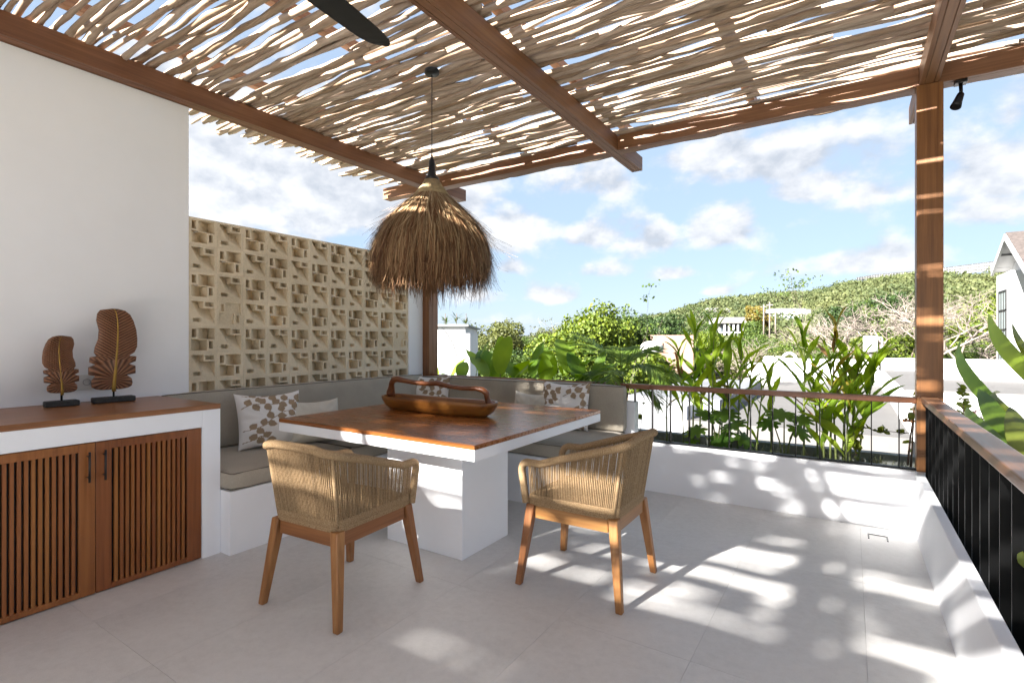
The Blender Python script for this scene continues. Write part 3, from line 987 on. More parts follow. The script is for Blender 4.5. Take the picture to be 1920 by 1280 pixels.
def cushion(name, x0, x1, y0, y1, z0, z1, label, cat, group=None, puff=0.008, rx=0.0, ry=0.0, rad=0.028, wr=0.0, pip=True):
    """box cushion with soft edges, a crowned face and piping along its edges"""
    cx, cy, cz = (x0+x1)/2, (y0+y1)/2, z0
    root = empty(name, (cx, cy, cz), label=label, cat=cat, group=group)
    root.rotation_euler = (rx, ry, 0)
    hx, hy, hz = (x1-x0)/2, (y1-y0)/2, (z1-z0)
    import bmesh
    bm = bmesh.new()
    bmesh.ops.create_cube(bm, size=1.0)
    bmesh.ops.subdivide_edges(bm, edges=bm.edges[:], cuts=11, use_grid_fill=True)
    r = random.Random(int(abs(cx*1000)+abs(cy*77)))
    p1, p2 = r.uniform(0, 6), r.uniform(0, 6)
    for v in bm.verts:
        c = v.co*2           # -1..1
        q = Vector((c.x*hx, c.y*hy, c.z*hz/2))
        inner = Vector((max(-hx+rad, min(hx-rad, q.x)), max(-hy+rad, min(hy-rad, q.y)), max(-hz/2+rad, min(hz/2-rad, q.z))))
        d = q-inner
        if d.length > rad: q = inner+d.normalized()*rad
        # crown
        s = Vector((1-c.x**2, 1-c.y**2, 1-c.z**2))
        if abs(c.z) > .99: q.z += puff*math.copysign(1, c.z)*(s.x*s.y)**.5
        if abs(c.x) > .99: q.x += puff*math.copysign(1, c.x)*(s.z*s.y)**.5
        if abs(c.y) > .99: q.y += puff*math.copysign(1, c.y)*(s.x*s.z)**.5
        q += Vector((1, 1, 1))*0.0015*math.sin(9*q.x+p1)*math.sin(11*q.y+7*q.z+p2)
        q.z += hz/2
        v.co = q
    me = bpy.data.meshes.new('pad')
    bm.to_mesh(me); bm.free()
    me.polygons.foreach_set('use_smooth', [True]*len(me.polygons))
    me.materials.append(M['taupe'])
    o = link_mesh('pad', me, root)
    if pip:
        k = rad*0.29
        p = MB()
        for zz in (k, hz-k):
            X, Y = hx-k, hy-k
            cpts = []
            for (sx, sy, a0) in ((1, 1, 0), (-1, 1, 90), (-1, -1, 180), (1, -1, 270)):
                for a in (0, 30, 60, 90):
                    A = math.radians(a0+a)
                    cpts.append((sx*(X-rad*.7)+rad*.7*math.cos(A), sy*(Y-rad*.7)+rad*.7*math.sin(A), zz))
            cpts.append(cpts[0])
            p.tube(cpts, 0.0032, 6, caps=False)
        p.build('piping', M['piping'], root)
    return root
g1 = 'seat cushions of the corner bench'
cushion('seat_cushion', XL+.005, -3.118, 1.696, 2.62, 0.386, 0.497, 'taupe seat cushion at the near end of the left bench, next to the cabinet', 'cushion', g1)
cushion('seat_cushion', XL+.005, -3.118, 2.623, 3.515, 0.386, 0.497, 'taupe seat cushion on the left bench half under the table', 'cushion', g1)
cushion('seat_cushion', XL+.005, -3.118, 3.518, 4.395, 0.386, 0.497, 'taupe seat cushion in the corner where the two benches meet', 'cushion', g1)
cushion('seat_cushion', -3.114, -2.395, 3.518, 4.395, 0.386, 0.495, 'taupe seat cushion on the back bench in the shade of the table', 'cushion', g1)
cushion('seat_cushion', -2.392, -1.655, 3.518, 4.395, 0.386, 0.495, 'taupe seat cushion at the right end of the back bench beside the chair', 'cushion', g1)
g2 = 'back cushions of the corner bench'
ry = math.radians(-7)
cushion('back_cushion', XL+.045, -3.875, 1.70, 4.25, 0.500, 0.925, 'long taupe back cushion against the breeze block screen', 'cushion', g2, puff=0.006, ry=ry)
rx = math.radians(-3)
cushion('back_cushion', XL+.02, -1.645, 4.285, 4.385, 0.500, 0.902, 'long taupe back cushion below the plants along the back wall', 'cushion', g2, puff=0.004, rx=0)

# ---------------------------------------------------------------- scatter pillows
def leaf_print(n):
    """vines with lens shaped leaves, as on the printed cotton"""
    img = np.zeros((n, n))
    yy, xx = np.mgrid[0:n, 0:n]/(n-1.0)
    def leaf(cx, cy, a, L, Wd):
        dx, dy = xx-cx, yy-cy
        u = (dx*math.cos(a)+dy*math.sin(a))/L; v = (-dx*math.sin(a)+dy*math.cos(a))/Wd
        m = (u > 0) & (u < 1)
        prof = np.where(m, np.sin(np.clip(u, 0, 1)**0.75*PI), 0)
        img[m & (np.abs(v) < 0.5*prof)] = 1
    def vine(pts):
        P = [Vector((a, b, 0)) for a, b in pts]
        side = 1
        acc = 0
        for i in range(len(P)-1):
            a, b = P[i], P[i+1]
            d = (b-a); ln = d.length; ang = math.atan2(d.y, d.x)
            k = max(2, int(ln*n*1.4))
            for t in np.linspace(0, 1, k):
                q = a.lerp(b, t)
                img[(np.abs(xx-q.x) < .006) & (np.abs(yy-q.y) < .006)] = 1
                acc += ln/k
                if acc > 0.095:
                    acc = 0
                    leaf(q.x+.01*math.cos(ang+side*1.1), q.y+.01*math.sin(ang+side*1.1), ang+side*(0.9+0.25*math.sin(q.x*31)), .150, .118)
                    side = -side
        leaf(P[-1].x, P[-1].y, ang, .13, .08)
    vine([(.05, .70), (.2, .78), (.4, .79), (.55, .76), (.75, .84), (.9, .80)])
    vine([(.05, .30), (.22, .32), (.36, .38), (.5, .50), (.66, .60), (.85, .62)])
    vine([(.05, .10), (.2, .13), (.3, .18), (.42, .14)])
    vine([(.6, .30), (.75, .26), (.9, .30), (.97, .36)])
    vine([(.1, .95), (.3, .93), (.5, .97)])
    return img
LP = leaf_print(200)
def pillow(name, loc, w, h, t, rot, mat, label, group=None, printed=False, seed=0, flipu=False, shift=0.0):
    """front faces local +x; y across, z up from the lower edge"""
    r = random.Random(seed)
    n = 104 if printed else 36
    V = []; at_ = []
    p1, p2, p3 = [r.uniform(0, 6) for _ in range(3)]
    for side in (1, -1):
        for i in range(n):
            for j in range(n):
                u, v = j/(n-1)*2-1, i/(n-1)*2-1
                # pinched edges: middle of each side draws in, corners stay
                uu = u*(1-0.075*(1-v*v)*abs(u)**2); vv = v*(1-0.075*(1-u*u)*abs(v)**2)
                th = t/2*((1-u**4)*(1-v**4))**0.5*(1-0.18*(u*u+v*v)/2)
                wr = 0.006*math.sin(6*u+3*v+p1)*math.sin(5*v+p2)+0.004*math.sin(13*u*v+p3)
                wr += 0.006*math.sin(16*math.atan2(v, u)+p2)*min(1, (u*u+v*v))*(1-max(abs(u), abs(v))**8)
                sag = -0.018*(1-u*u)*(1+v)/2
                V.append((side*(th+wr*(1-max(abs(u), abs(v))**6)), uu*w/2, (vv+1)/2*h+sag))
                a = 0.0
                if printed:
                    fu, fv = ((u+1)/2), ((v+1)/2)
                    if flipu: fu = 1-fu
                    fu = (fu+shift) % 1.0
                    a = LP[int(fv*199), int(fu*199)]
                at_.append(a)
    Fq = []
    for s_ in (0, 1):
        b = s_*n*n
        for i in range(n-1):
            for j in range(n-1):
                f = (b+i*n+j, b+i*n+j+1, b+(i+1)*n+j+1, b+(i+1)*n+j)
                Fq.append(f if s_ == 0 else tuple(reversed(f)))
    mb = MB(); mb.add(V, Fq, True)
    me = mb.mesh(name, mat)
    if printed:
        A = me.attributes.new('leafprint', 'FLOAT', 'POINT')
        A.data.foreach_set('value', at_)
    o = link_mesh(name, me)
    o.location = loc
    o.rotation_euler = rot
    tag(o, label, 'pillow', group)
    return o
R_ = math.radians
g3 = 'scatter pillows on the bench'
pillow('pillow', (-3.60, 2.27, 0.506), 0.47, 0.42, 0.15, (0, R_(-19), R_(-16)), M['print'], 'square white pillow with taupe leaf print leaning beside the cabinet', g3, True, 1)
pillow('pillow', (-3.47, 2.56, 0.503), 0.42, 0.36, 0.15, (0, R_(-27), R_(-20)), M['cream'], 'plain cream pillow on the left bench next to the leaf print pillow', g3, False, 2)
pillow('pillow', (-3.80, 4.165, 0.502), 0.50, 0.43, 0.14, (0, R_(-11), R_(-78)), M['print'], 'white leaf print pillow in the bench corner behind the wooden tray', g3, True, 3, True, 0.3)
pillow('pillow', (-2.155, 4.15, 0.502), 0.47, 0.43, 0.14, (0, R_(-10), R_(-87)), M['print'], 'white leaf print pillow at the right end of the back bench', g3, True, 4, False, 0.55)
pillow('pillow', (-2.49, 4.13, 0.502), 0.42, 0.32, 0.13, (0, R_(-12), R_(-92)), M['cream'], 'plain cream pillow left of the leaf print pillow on the back bench', g3, False, 5)

# ---------------------------------------------------------------- table
tb = empty('table', (-2.5, 2.97, 0), label='square white masonry table with varnished wooden top on a white block foot', cat='table')
to = Vector((-2.5, 2.97, 0))
X0, X1, Y0_, Y1_ = -3.36, -1.642, 2.163, 3.79
bxo('slab', X0, X1, Y0_, Y1_, 0.664, 0.7245, M['plaster'], tb, to, 0.0025)
n = 6
tp = MB()
tw = (Y1_-Y0_)/n
for i in range(n):
    pass
bxo('tabletop', X0, X1, Y0_, Y1_, 0.725, 0.750, M['top'], tb, to, 0.002)
bxo('foot', -2.54, -1.917, 2.406, 2.893, 0.0005, 0.6635, M['plaster'], tb, to, 0.003)

# ---------------------------------------------------------------- carved tray with branch handle
ty = empty('carved_tray', (-2.63, 2.99, 0.7505), R_(1.5), label='long carved wooden tray with a branch for a handle on the table', cat='tray')
def ring(hl, hw, z, n=48, p=3.2, wob=0.0, ph=0.0):
    P = []
    for k in range(n):
        a = 2*PI*k/n
        c, s_ = math.cos(a), math.sin(a)
        x = math.copysign(abs(c)**(2/p), c)*hl; y = math.copysign(abs(s_)**(2/p), s_)*hw
        P.append((x, y, z+wob*math.sin(3*a+ph)))
    return P
bw = MB()
rings = [ring(.42, .07, 0.0), ring(.455, .085, 0.004), ring(.500, .105, 0.035), ring(.528, .120, 0.075), ring(.535, .126, 0.104, wob=.004),
         ring(.530, .122, 0.108, wob=.004), ring(.515, .108, 0.105, wob=.004), ring(.495, .095, 0.070), ring(.46, .082, 0.036), ring(.42, .07, 0.026), ring(.1, .02, 0.024)]
V = [p for r_ in rings for p in r_]; nn = 48
Fq = [(i*nn+k, i*nn+(k+1) % nn, (i+1)*nn+(k+1) % nn, (i+1)*nn+k) for i in range(len(rings)-1) for k in range(nn)]
Fq += [tuple(reversed(range(nn))), tuple(range((len(rings)-1)*nn, len(rings)*nn))]
bw.add(V, Fq, True)
bw.build('bowl', M['tray'], ty)
hp = [(-.50, 0.03, .085), (-.505, .03, .125), (-.487, .02, .165), (-.475, .01, .200), (-.44, 0, .232), (-.39, -.005, .238), (-.33, 0, .228), (-.22, .01, .215), (-.10, .012, .212), (.0, .01, .222), (.05, .0, .216),
      (.14, -.01, .203), (.26, -.012, .196), (.37, -.005, .200), (.425, .0, .192), (.452, .01, .170), (.450, .02, .135), (.455, .03, .100), (.47, .035, .08)]
hr = [.034, .036, .026, .022, .026, .025, .020, .018, .018, .022, .020, .016, .0165, .018, .022, .024, .020, .024, .035]
MB().tube(hp, hr, 12).build('handle', M['tray_dark'], ty)

# ---------------------------------------------------------------- armchairs
def armchair():
    root = empty('armchair', (0, 0, 0))
    # legs
    def leg(sx, sy):
        fx, fy, tx, ty_ = .262*sx, .282*sy, .205*sx, .232*sy
        lo = [(fx-.017, fy-.017, 0), (fx+.017, fy-.017, 0), (fx+.017, fy+.017, 0), (fx-.017, fy+.017, 0)]
        hi = [(tx-.025, ty_-.025, .425), (tx+.025, ty_-.025, .425), (tx+.025, ty_+.025, .425), (tx-.025, ty_+.025, .425)]
        return MB().prism(lo, hi)
    for sx in (-1, 1):
        for sy in (-1, 1):
            leg(sx, sy).build('leg', M['chair_wood'], root, 0.006)
    # seat rails between the legs
    for sy in (-1, 1):
        MB().box(-.179, .179, sy*.232-.016, sy*.232+.016, .352, .422).build('rail', M['chair_wood_x'], root, 0.005)
    for sx in (-1, 1):
        MB().box(sx*.205-.016, sx*.205+.016, -.206, .206, .352, .422).build('rail', M['chair_wood_y'], root, 0.005)
    # shell: path of the rim, seen from above a U open to +y
    def plan(t, k):
        """t 0..1 from the right front end round the back to the left front end; k 0 = seat edge, 1 = rim"""
        hw = .222+.028*k; fy = .235; by = -.250-.062*k
        r = .055+.035*k
        side = fy-(by+r); arc = PI/2*r; back = 2*(hw-r)
        T = 2*side+2*arc+back
        s_ = t*T
        if s_ < side: return Vector((hw, fy-s_, 0))
        s_ -= side
        if s_ < arc:
            a = s_/r; return Vector((hw-r+r*math.cos(a), by+r-r*math.sin(a), 0))
        s_ -= arc
        if s_ < back: return Vector((hw-r-s_, by, 0))
        s_ -= back
        if s_ < arc:
            a = s_/r; return Vector((-(hw-r)-r*math.sin(a), by+r-r*math.cos(a), 0))
        s_ -= arc
        return Vector((-hw, by+r+s_, 0))
    def rimz(t):
        e = abs(t-.5)*2          # 0 at the back, 1 at the front ends
        return .805-.155*max(0, min(1, (e-.18)/.72))**1.15
    ZS = .437
    # wrapped rim tube incl. the vertical front ends
    pts = []
    for i in range(61):
        t = i/60; p = plan(t, 1); p.z = rimz(t); pts.append(p)
    def front(p, sgn):
        b = plan(0 if sgn > 0 else 1, 0); q = []
        for a in (1, .75, .5, .25):
            A = a*PI/2
            q.append(Vector((p.x, p.y+.035*math.sin(A), p.z-.035*(1-math.cos(A)))))
        q = [Vector((p.x-.004*sgn*k, p.y+.045*math.sin(A), p.z-.055*(1-math.cos(A)))) for k, A in enumerate((PI*.1, PI*.2, PI*.3, PI*.4, PI*.5))]
        low = Vector((b.x*1.0, b.y+.026, ZS-.012))
        return [low, low.lerp(q[-1], .35), low.lerp(q[-1], .7)]+q[::-1]
    path = front(pts[0], 1)+pts+front(pts[-1], -1)[::-1]
    rim = MB().tube(path, .0145, 10)
    # the rope windings on the rim
    dense = []
    for a, b in zip(path, path[1:]):
        k = max(1, int((b-a).length/.0042))
        for j in range(k): dense.append(a.lerp(b, j/k))
    rad = [.0195+(.0014 if j % 2 else -.0010) for j in range(len(dense))]
    rim2 = MB().tube(dense, rad, 10)
    rim2.build('wrapped_rim', M['rope'], root)
    # cords from the seat edge up to the rim
    cords = MB()
    N = 150
    for i in range(N+1):
        t = 0.004+i/N*0.992
        tb_ = min(1, max(0, t+0.012*math.sin(t*40)*0))
        p0 = plan(tb_, 0); p0.z = ZS-.006
        p1 = plan(t, 1); p1.z = rimz(t)
        mid = p0.lerp(p1, .5)
        cords.tube([p0, mid, p1], .0031, 5, caps=False)
    # inner layer of cords, a little further in and crossing the outer one
    for i in range(0, N+1, 3):
        t = 0.01+i/N*0.98
        p0 = plan(t, 0)*0.965; p0.z = ZS+.02
        p1 = plan(min(1, max(0, t+.006)), 1)*0.985; p1.z = rimz(t)-.004
        cords.tube([p0, p1], .0034, 5, caps=False)
    tag(cords.build('cord_shell', M['rope'], root), kind='stuff')
    # stiffening uprights at the back corners
    for t in (.345, .655):
        p0 = plan(t, 0)*.99; p0.z = ZS; p1 = plan(t, 1)*.99; p1.z = rimz(t)
        MB().tube([p0, p0.lerp(p1, .5), p1], .0105, 8).build('upright', M['rope'], root)
    # woven base band and seat
    band = MB()
    for q in range(9):
        z = ZS-.014+.0062*q
        kk = 0.0+0.10*q/8
        band.tube([Vector((plan(i/70, kk).x, plan(i/70, kk).y, z)) for i in range(71)]+[], .0044, 5)
    front_ = []
    for q in range(9):
        z = ZS-.014+.0062*q
        band.tube([(-.222, .238, z), (0, .246, z), (.222, .238, z)], .0044, 5)
    tag(band.build('woven_band', M['rope'], root), kind='stuff')
    st = MB()
    # seat pad of woven rope: two crossing layers of cords over a dished board
    for i in range(44):
        x = -.205+.41*i/43
        st.tube([(x, -.235, ZS+.035), (x, -.1, ZS+.030), (x, .08, ZS+.030), (x, .232, ZS+.034)], .0046, 5)
    for i in range(50):
        y_ = -.232+.463*i/49
        st.tube([(-.208, y_, ZS+.036), (0, y_, ZS+.033), (.208, y_, ZS+.036)], .0040, 5)
    st.box(-.20, .20, -.23, .23, ZS-.010, ZS+.027)
    tag(st.build('woven_seat', M['rope'], root), kind='stuff')
    return root
ch = armchair()
ch.location = (-2.188, 1.778, 0); ch.rotation_euler.z = R_(3.6)
tag(ch, 'rope armchair with teak legs in front of the table, back to the viewer', 'armchair', 'rope woven armchairs at the table')
ch2 = copy_tree(ch)
ch2.location = (-1.205, 2.612, 0); ch2.rotation_euler.z = R_(90.5)
tag(ch2, 'rope armchair with teak legs at the right side of the table, seen side on', 'armchair', 'rope woven armchairs at the table')

# ---------------------------------------------------------------- thatched pendant lamp
PX, PY = -2.39, 2.67
pn = empty('pendant_lamp', (PX, PY, 1.70), label='shaggy dried grass pendant lamp on a black cord above the table', cat='pendant lamp')
def strawmat():
    m, nt, b = mat_base('dried_grass', 0.75, 0.25)
    r = islrand(nt)
    v = coords(nt)
    sep = nt.nodes.new('ShaderNodeSeparateXYZ'); nt.links.new(v, sep.inputs[0])
    # older, redder grass towards the tips (the fibres really are darker there)
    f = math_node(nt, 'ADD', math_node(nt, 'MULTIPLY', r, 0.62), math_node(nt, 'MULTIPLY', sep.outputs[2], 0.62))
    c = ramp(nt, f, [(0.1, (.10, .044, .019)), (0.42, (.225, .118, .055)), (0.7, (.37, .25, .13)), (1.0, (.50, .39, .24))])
    nt.links.new(c, b.inputs['Base Color'])
    return m
M['straw'] = strawmat()
prof = [(.045, .69), (.062, .638), (.115, .575), (.188, .510), (.250, .442), (.308, .375), (.352, .300), (.380, .225), (.392, .155), (.392, .09), (.386, .03), (.38, 0.0)]
pz = np.array([p[1] for p in prof][::-1]); prr = np.array([p[0] for p in prof][::-1])
# arc length along the profile
seg = [0]
for a, b_ in zip(prof, prof[1:]): seg.append(seg[-1]+math.hypot(a[0]-b_[0], a[1]-b_[1]))
seg = np.array(seg); R0 = np.array([p[0] for p in prof]); Z0 = np.array([p[1] for p in prof])
def onprof(s_): return float(np.interp(s_, seg, R0)), float(np.interp(s_, seg, Z0))
SL = seg[-1]
prd = random.Random(5)
V = []; Fq = []
def strand(a, s0, s1, off, w, wild=0.0, drop=0.0):
    k = 6
    da = prd.gauss(0, .05+wild*.1)
    b0 = len(V)
    for i in range(k+1):
        t = i/k
        s_ = s0+(s1-s0)*t
        if s_ <= SL:
            r, z = onprof(s_)
        else:
            r, z = R0[-1]-0.10*(s_-SL), Z0[-1]-(s_-SL)
        rr = r+off*(0.4+t)+wild*t*t*0.16
        z -= drop*t*t
        A = a+da*t+wild*0.1*math.sin(t*3)
        c, s2 = math.cos(A), math.sin(A)
        ww = w*(1-.8*t)
        tw = prd.uniform(-.5, .5)*0.002
        V.append((rr*c-s2*ww, rr*s2+c*ww, z+tw)); V.append((rr*c+s2*ww, rr*s2-c*ww, z-tw))
    for i in range(k):
        Fq.append((b0+2*i, b0+2*i+1, b0+2*i+3, b0+2*i+2))
for q in range(4800):
    a = prd.uniform(0, 2*PI); a += .045*math.sin(a*46+2*math.sin(a*9))
    s0 = SL*(0.10+prd.random()**0.8*0.72)
    L = prd.uniform(.20, .36)
    strand(a, s0, min(s0+L, SL+prd.uniform(.02, .10)), prd.uniform(-.012, .022), prd.uniform(.0018, .0050), prd.random()**4*0.5)
for q in range(1100):       # fringe at the rim
    a = prd.uniform(0, 2*PI); a += .06*math.sin(a*31+2*math.sin(a*7))
    s0 = SL*prd.uniform(.74, .95)
    strand(a, s0, SL+prd.uniform(-.06, .15)+.05*math.sin(a*3+1)+.02*math.sin(a*11), prd.uniform(-.05, .01), prd.uniform(.0015, .0038), prd.random()**6*0.8)
for q in range(700):        # inner tuft
    a = prd.uniform(0, 2*PI)
    strand(a, SL*.55, SL+prd.uniform(-.05, .09), prd.uniform(-.24, -.06), .0024, 0)
for q in range(26):         # loose stalks that stick out
    a = prd.uniform(0, 2*PI)
    s0 = SL*prd.uniform(.35, .8)
    strand(a, s0, s0+prd.uniform(.15, .28), .02, .0014, prd.uniform(.4, 1.3), -0.02)
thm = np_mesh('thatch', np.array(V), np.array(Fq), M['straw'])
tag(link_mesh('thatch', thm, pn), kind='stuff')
core = MB().lathe([(r*0.955, z-.004) for r, z in prof[:-2]], 40)
core.build('shade_lining', plain('woven_lining', (.22, .14, .075), .9), pn)
cap = MB()
for q in range(90):
    a = 2*PI*q/90
    cap.tube([(.040*math.cos(a), .040*math.sin(a), .70), (.072*math.cos(a), .072*math.sin(a), .642), (.120*math.cos(a), .120*math.sin(a), .578)], [.002, .003, .0044], 5)
cap.build('bound_collar', plain('pale_rush', (.36, .27, .15), .8, nscale=40, nstr=.3), pn)
sk = MB().lathe([(.0, .86), (.006, .86), (.008, .835), (.019, .82), (.022, .79), (.020, .785), (.022, .78), (.030, .72), (.048, .70), (.050, .685), (.0, .685)], 20)
sk.build('lamp_holder', M['black'], pn)
MB().tube([(0, 0, .85), (0, 0, 1.405)], .0032, 6).build('cord', M['black'], pn)
MB().lathe([(0, 1.437), (.046, 1.437), (.050, 1.433), (.050, 1.412), (.046, 1.407), (0, 1.406)], 28).build('ceiling_rose', M['black'], pn)

# ---------------------------------------------------------------- ceiling fan
fn = empty('ceiling_fan', (-1.83, 1.10, 3.0), label='black ceiling fan whose blade reaches in at the top, hung from the middle beam', cat='ceiling fan')
MB().lathe([(0, 0), (.06, 0), (.06, -.03), (.02, -.06), (.016, -.07), (.016, -.17), (.09, -.19), (.115, -.215), (.115, -.265), (.08, -.29), (0, -.295)], 28).build('motor', M['black'], fn)
for q in range(3):
    A = R_(97+120*q)
    b_ = MB()
    L = .72
    prof_ = [(.08, .03), (.16, .055), (.28, .073), (.42, .070), (.55, .066), (.62, .062), (.67, .052), (.70, .036), (.715, .012)]
    up = []
    for x, w in prof_: up += [(x, w*1.35, -.228-.012*x), (x, -w*1.0, -.246-.012*x)]
    n_ = len(prof_)
    V_ = up+[(x, y, z-.008) for x, y, z in up]
    F_ = []
    for i in range(n_-1):
        a = 2*i
        F_ += [(a, a+1, a+3, a+2), (a+2*n_, a+2+2*n_, a+3+2*n_, a+1+2*n_), (a, a+2, a+2+2*n_, a+2*n_), (a+1, a+1+2*n_, a+3+2*n_, a+3)]
    F_ += [(0, 2*n_, 2*n_+1, 1), (2*n_-2, 2*n_-1, 4*n_-1, 4*n_-2)]
    b_.add(V_, F_, False, Matrix.Rotation(A, 4, 'Z'))
    b_.build('blade', M['blackwood'], fn, 0.002, 1)

# ---------------------------------------------------------------- spotlight under the back beam
sp = empty('spotlight', (0.606, 4.475, 3.001), label='small black spotlight under the back beam right of the post', cat='spotlight')
MB().box(-.032, .032, -.032, .032, -.022, -.0005).build('mount', M['black'], sp, .002)
MB().tube([(0, 0, -.02), (.002, 0, -.07), (-.002, 0, -.085)], [.011, .010, .014], 12).build('arm', M['black'], sp)
dv = Vector((-.035, -.05, -.10)).normalized()
hc = Vector((0, 0, -.09))
MB().tube([hc-dv*.012, hc, hc+dv*.07, hc+dv*.105, hc+dv*.106], [.012, .020, .026, .031, .024], 16).build('head', M['black'], sp)

# ================================================================ PLANTS ON THE TERRACE
def blade_mesh(name, mat, L, Wd, droop=0.5, fold=0.25, wave=0.0, tip=0.9, segs=10, rise=0.9, seed=0, shape='lance', twist=0.0):
    """leaf from the origin along +x, arching: starts at angle `rise` above the horizontal and falls by `droop`"""
    r = random.Random(seed)
    V = []; F_ = []
    x = z = 0.0
    cols = (-1, -.5, 0, .5, 1)
    ph = r.uniform(0, 6)
    for i in range(segs+1):
        t = i/segs
        ang = rise-droop*t
        if i:
            x += math.cos(ang)*L/segs; z += math.sin(ang)*L/segs
        if shape == 'lance':
            w = Wd/2*(math.sin(PI*min(1, t*0.92+0.06)**0.8)**0.8)
            w = max(w, 0.004 if t < .9 else 0.0)
        elif shape == 'oval':
            w = Wd/2*math.sin(PI*min(1, (t*0.97+.02))**0.85)**0.6
        else:
            w = Wd/2*(1-t)**0.7*min(1, t*6+.3)
        if i == segs: w = 0.0012
        for c in cols:
            zz = fold*abs(c)*w+wave*math.sin(t*9+ph+c*1.3)*abs(c)*w
            tw = twist*t
            yy = c*w
            V.append((x-math.sin(ang)*zz, yy*math.cos(tw)-zz*math.sin(tw)*0.4, z+math.cos(ang)*zz+yy*math.sin(tw)))
    n = len(cols)
    for i in range(segs):
        for j in range(n-1):
            F_.append((i*n+j, (i+1)*n+j, (i+1)*n+j+1, i*n+j+1))
    mb = MB(); mb.add(V, F_, True)
    return mb.mesh(name, mat)

grd = random.Random(11)
gv = {}
for key, mt in (('g', M['leaf_ginger']), ('y', M['leaf_yellow']), ('b', M['leaf_brown'])):
    gv[key] = [blade_mesh('leaf', mt, 1.0, .23, droop=grd.uniform(.1, .9), fold=grd.uniform(.15, .5), wave=.22, rise=grd.uniform(.1, .4), seed=i, twist=grd.uniform(-.5, .5)) for i in range(7)]

def ginger(u0, y, top_v, label, lean=0.0, n=10, seed=0, yellow=0.08, L=0.40, group='ginger plants in the back planter', start=0.25, tipup=0.75):
    r = random.Random(seed)
    x = xat(u0, y); zt = zat(u0, top_v, y)
    root = empty('ginger_plant', (x, y, 0.20), label=label, cat='plant', group=group)
    Ht = zt-0.20
    Hs = Ht*0.88
    stems = MB()
    pts = [(lean*Ht*(t**1.5), 0.03*math.sin(t*3+seed), Hs*t) for t in np.linspace(0, 1, 8)]
    stems.tube(pts, [.0095-.005*t for t in np.linspace(0, 1, 8)], 7)
    stems.build('stem', M['stem'], root)
    az = r.uniform(0, 6.28)
    flat = r.uniform(-.5, .5)
    for i in range(n):
        t = start+(1-start)*(i+.5)/n
        k = t*7
        a = Vector(pts[int(min(6, k))]).lerp(Vector(pts[int(min(7, k+1))]), k-int(k))
        # two ranks of leaves, roughly in one plane as ginger holds them
        side = 0 if i % 2 else PI
        dirz = flat+side+r.uniform(-.55, .55)
        key = 'g'
        q = r.random()
        if q < yellow: key = 'y'
        elif q < yellow*1.5: key = 'b'
        me = r.choice(gv[key])
        o = link_mesh('leaf', me, root)
        o.location = a
        s = L*r.uniform(.75, 1.15)*(0.75+.45*math.sin(PI*t))
        o.scale = (s, s*r.uniform(.85, 1.2), s)
        tilt = -(0.50+tipup*t+r.uniform(-.22, .22))
        o.rotation_euler = (r.uniform(-.5, .5), tilt, dirz)
    for i in range(2):   # upright shoots at the very top
        o = link_mesh('leaf', r.choice(gv['g' if r.random() > yellow else 'y']), root)
        o.location = pts[-1]; s = L*.85
        o.scale = (s, s*.7, s); o.rotation_euler = (r.uniform(-.3, .3), -1.15-r.uniform(-.1, .15), flat+PI*i+r.uniform(-.4, .4))
    return root
G = [
 # column, y, row of the top, lean, leaves, leaf length, share of yellow leaves, label
 (1250, 4.78, 690, .02, 4, .20, .05, 'slender young ginger shoot at the left end of the open balustrade'),
 (1283, 4.80, 640, -.05, 7, .28, .05, 'ginger cane leaning left over the handrail beside the palm'),
 (1298, 4.86, 600, .03, 9, .32, .03, 'tallest ginger cane with upright leaves left of the pavilion on the hill'),
 (1312, 4.95, 640, .02, 7, .30, .10, 'ginger cane directly behind the tallest one, reddish leaf edge'),
 (1334, 4.80, 600, .02, 8, .32, .03, 'ginger cane with a tall narrow twin top just below the pavilion'),
 (1352, 4.96, 662, .04, 7, .26, .06, 'shorter ginger cane below the grey pavilion'),
 (1370, 4.80, 640, -.03, 8, .30, .05, 'ginger cane with long leaves spreading over the middle of the handrail'),
 (1384, 4.90, 622, .02, 8, .30, .05, 'upright ginger cane right of the grey pavilion'),
 (1398, 4.82, 668, .05, 6, .27, .12, 'ginger cane leaning right with a yellow striped leaf'),
 (1418, 4.76, 728, .05, 4, .25, .05, 'low ginger shoot under the handrail, right of the lobed leaves'),
 (1446, 4.90, 690, -.02, 4, .28, .05, 'ginger shoot with one broad leaf hanging across the handrail'),
 (1508, 4.80, 618, .0, 7, .36, .0, 'single straight ginger cane with a crown of light leaves above the handrail'),
 (1534, 4.95, 668, -.04, 6, .27, .2, 'ginger cane right behind the straight single one, browned leaf'),
 (1556, 4.84, 594, .03, 7, .31, .75, 'ginger cane with a dry brown and yellow top'),
 (1568, 4.78, 650, -.04, 9, .30, .05, 'ginger cane in the middle of the bushy clump left of the post'),
 (1580, 4.90, 640, .03, 9, .30, .05, 'ginger cane at the back of the bushy clump left of the post'),
 (1592, 4.78, 662, .06, 9, .30, .03, 'ginger cane leaning right out of the bushy clump'),
 (1606, 4.88, 672, .12, 8, .36, .0, 'outermost ginger cane whose long leaf points right towards the post'),
 (1545, 4.72, 742, -.02, 6, .28, .08, 'low ginger cane under the handrail at the left of the bushy clump'),
 (1585, 4.70, 748, .03, 7, .32, .05, 'low ginger cane with broad leaves under the handrail near the post'),
]
for i, (u, y, v, lean, n, L, yl, lab) in enumerate(G):
    ginger(u, y, v, lab, lean, n, 40+i*3, yl, L, start=.42 if v < 700 else .3)

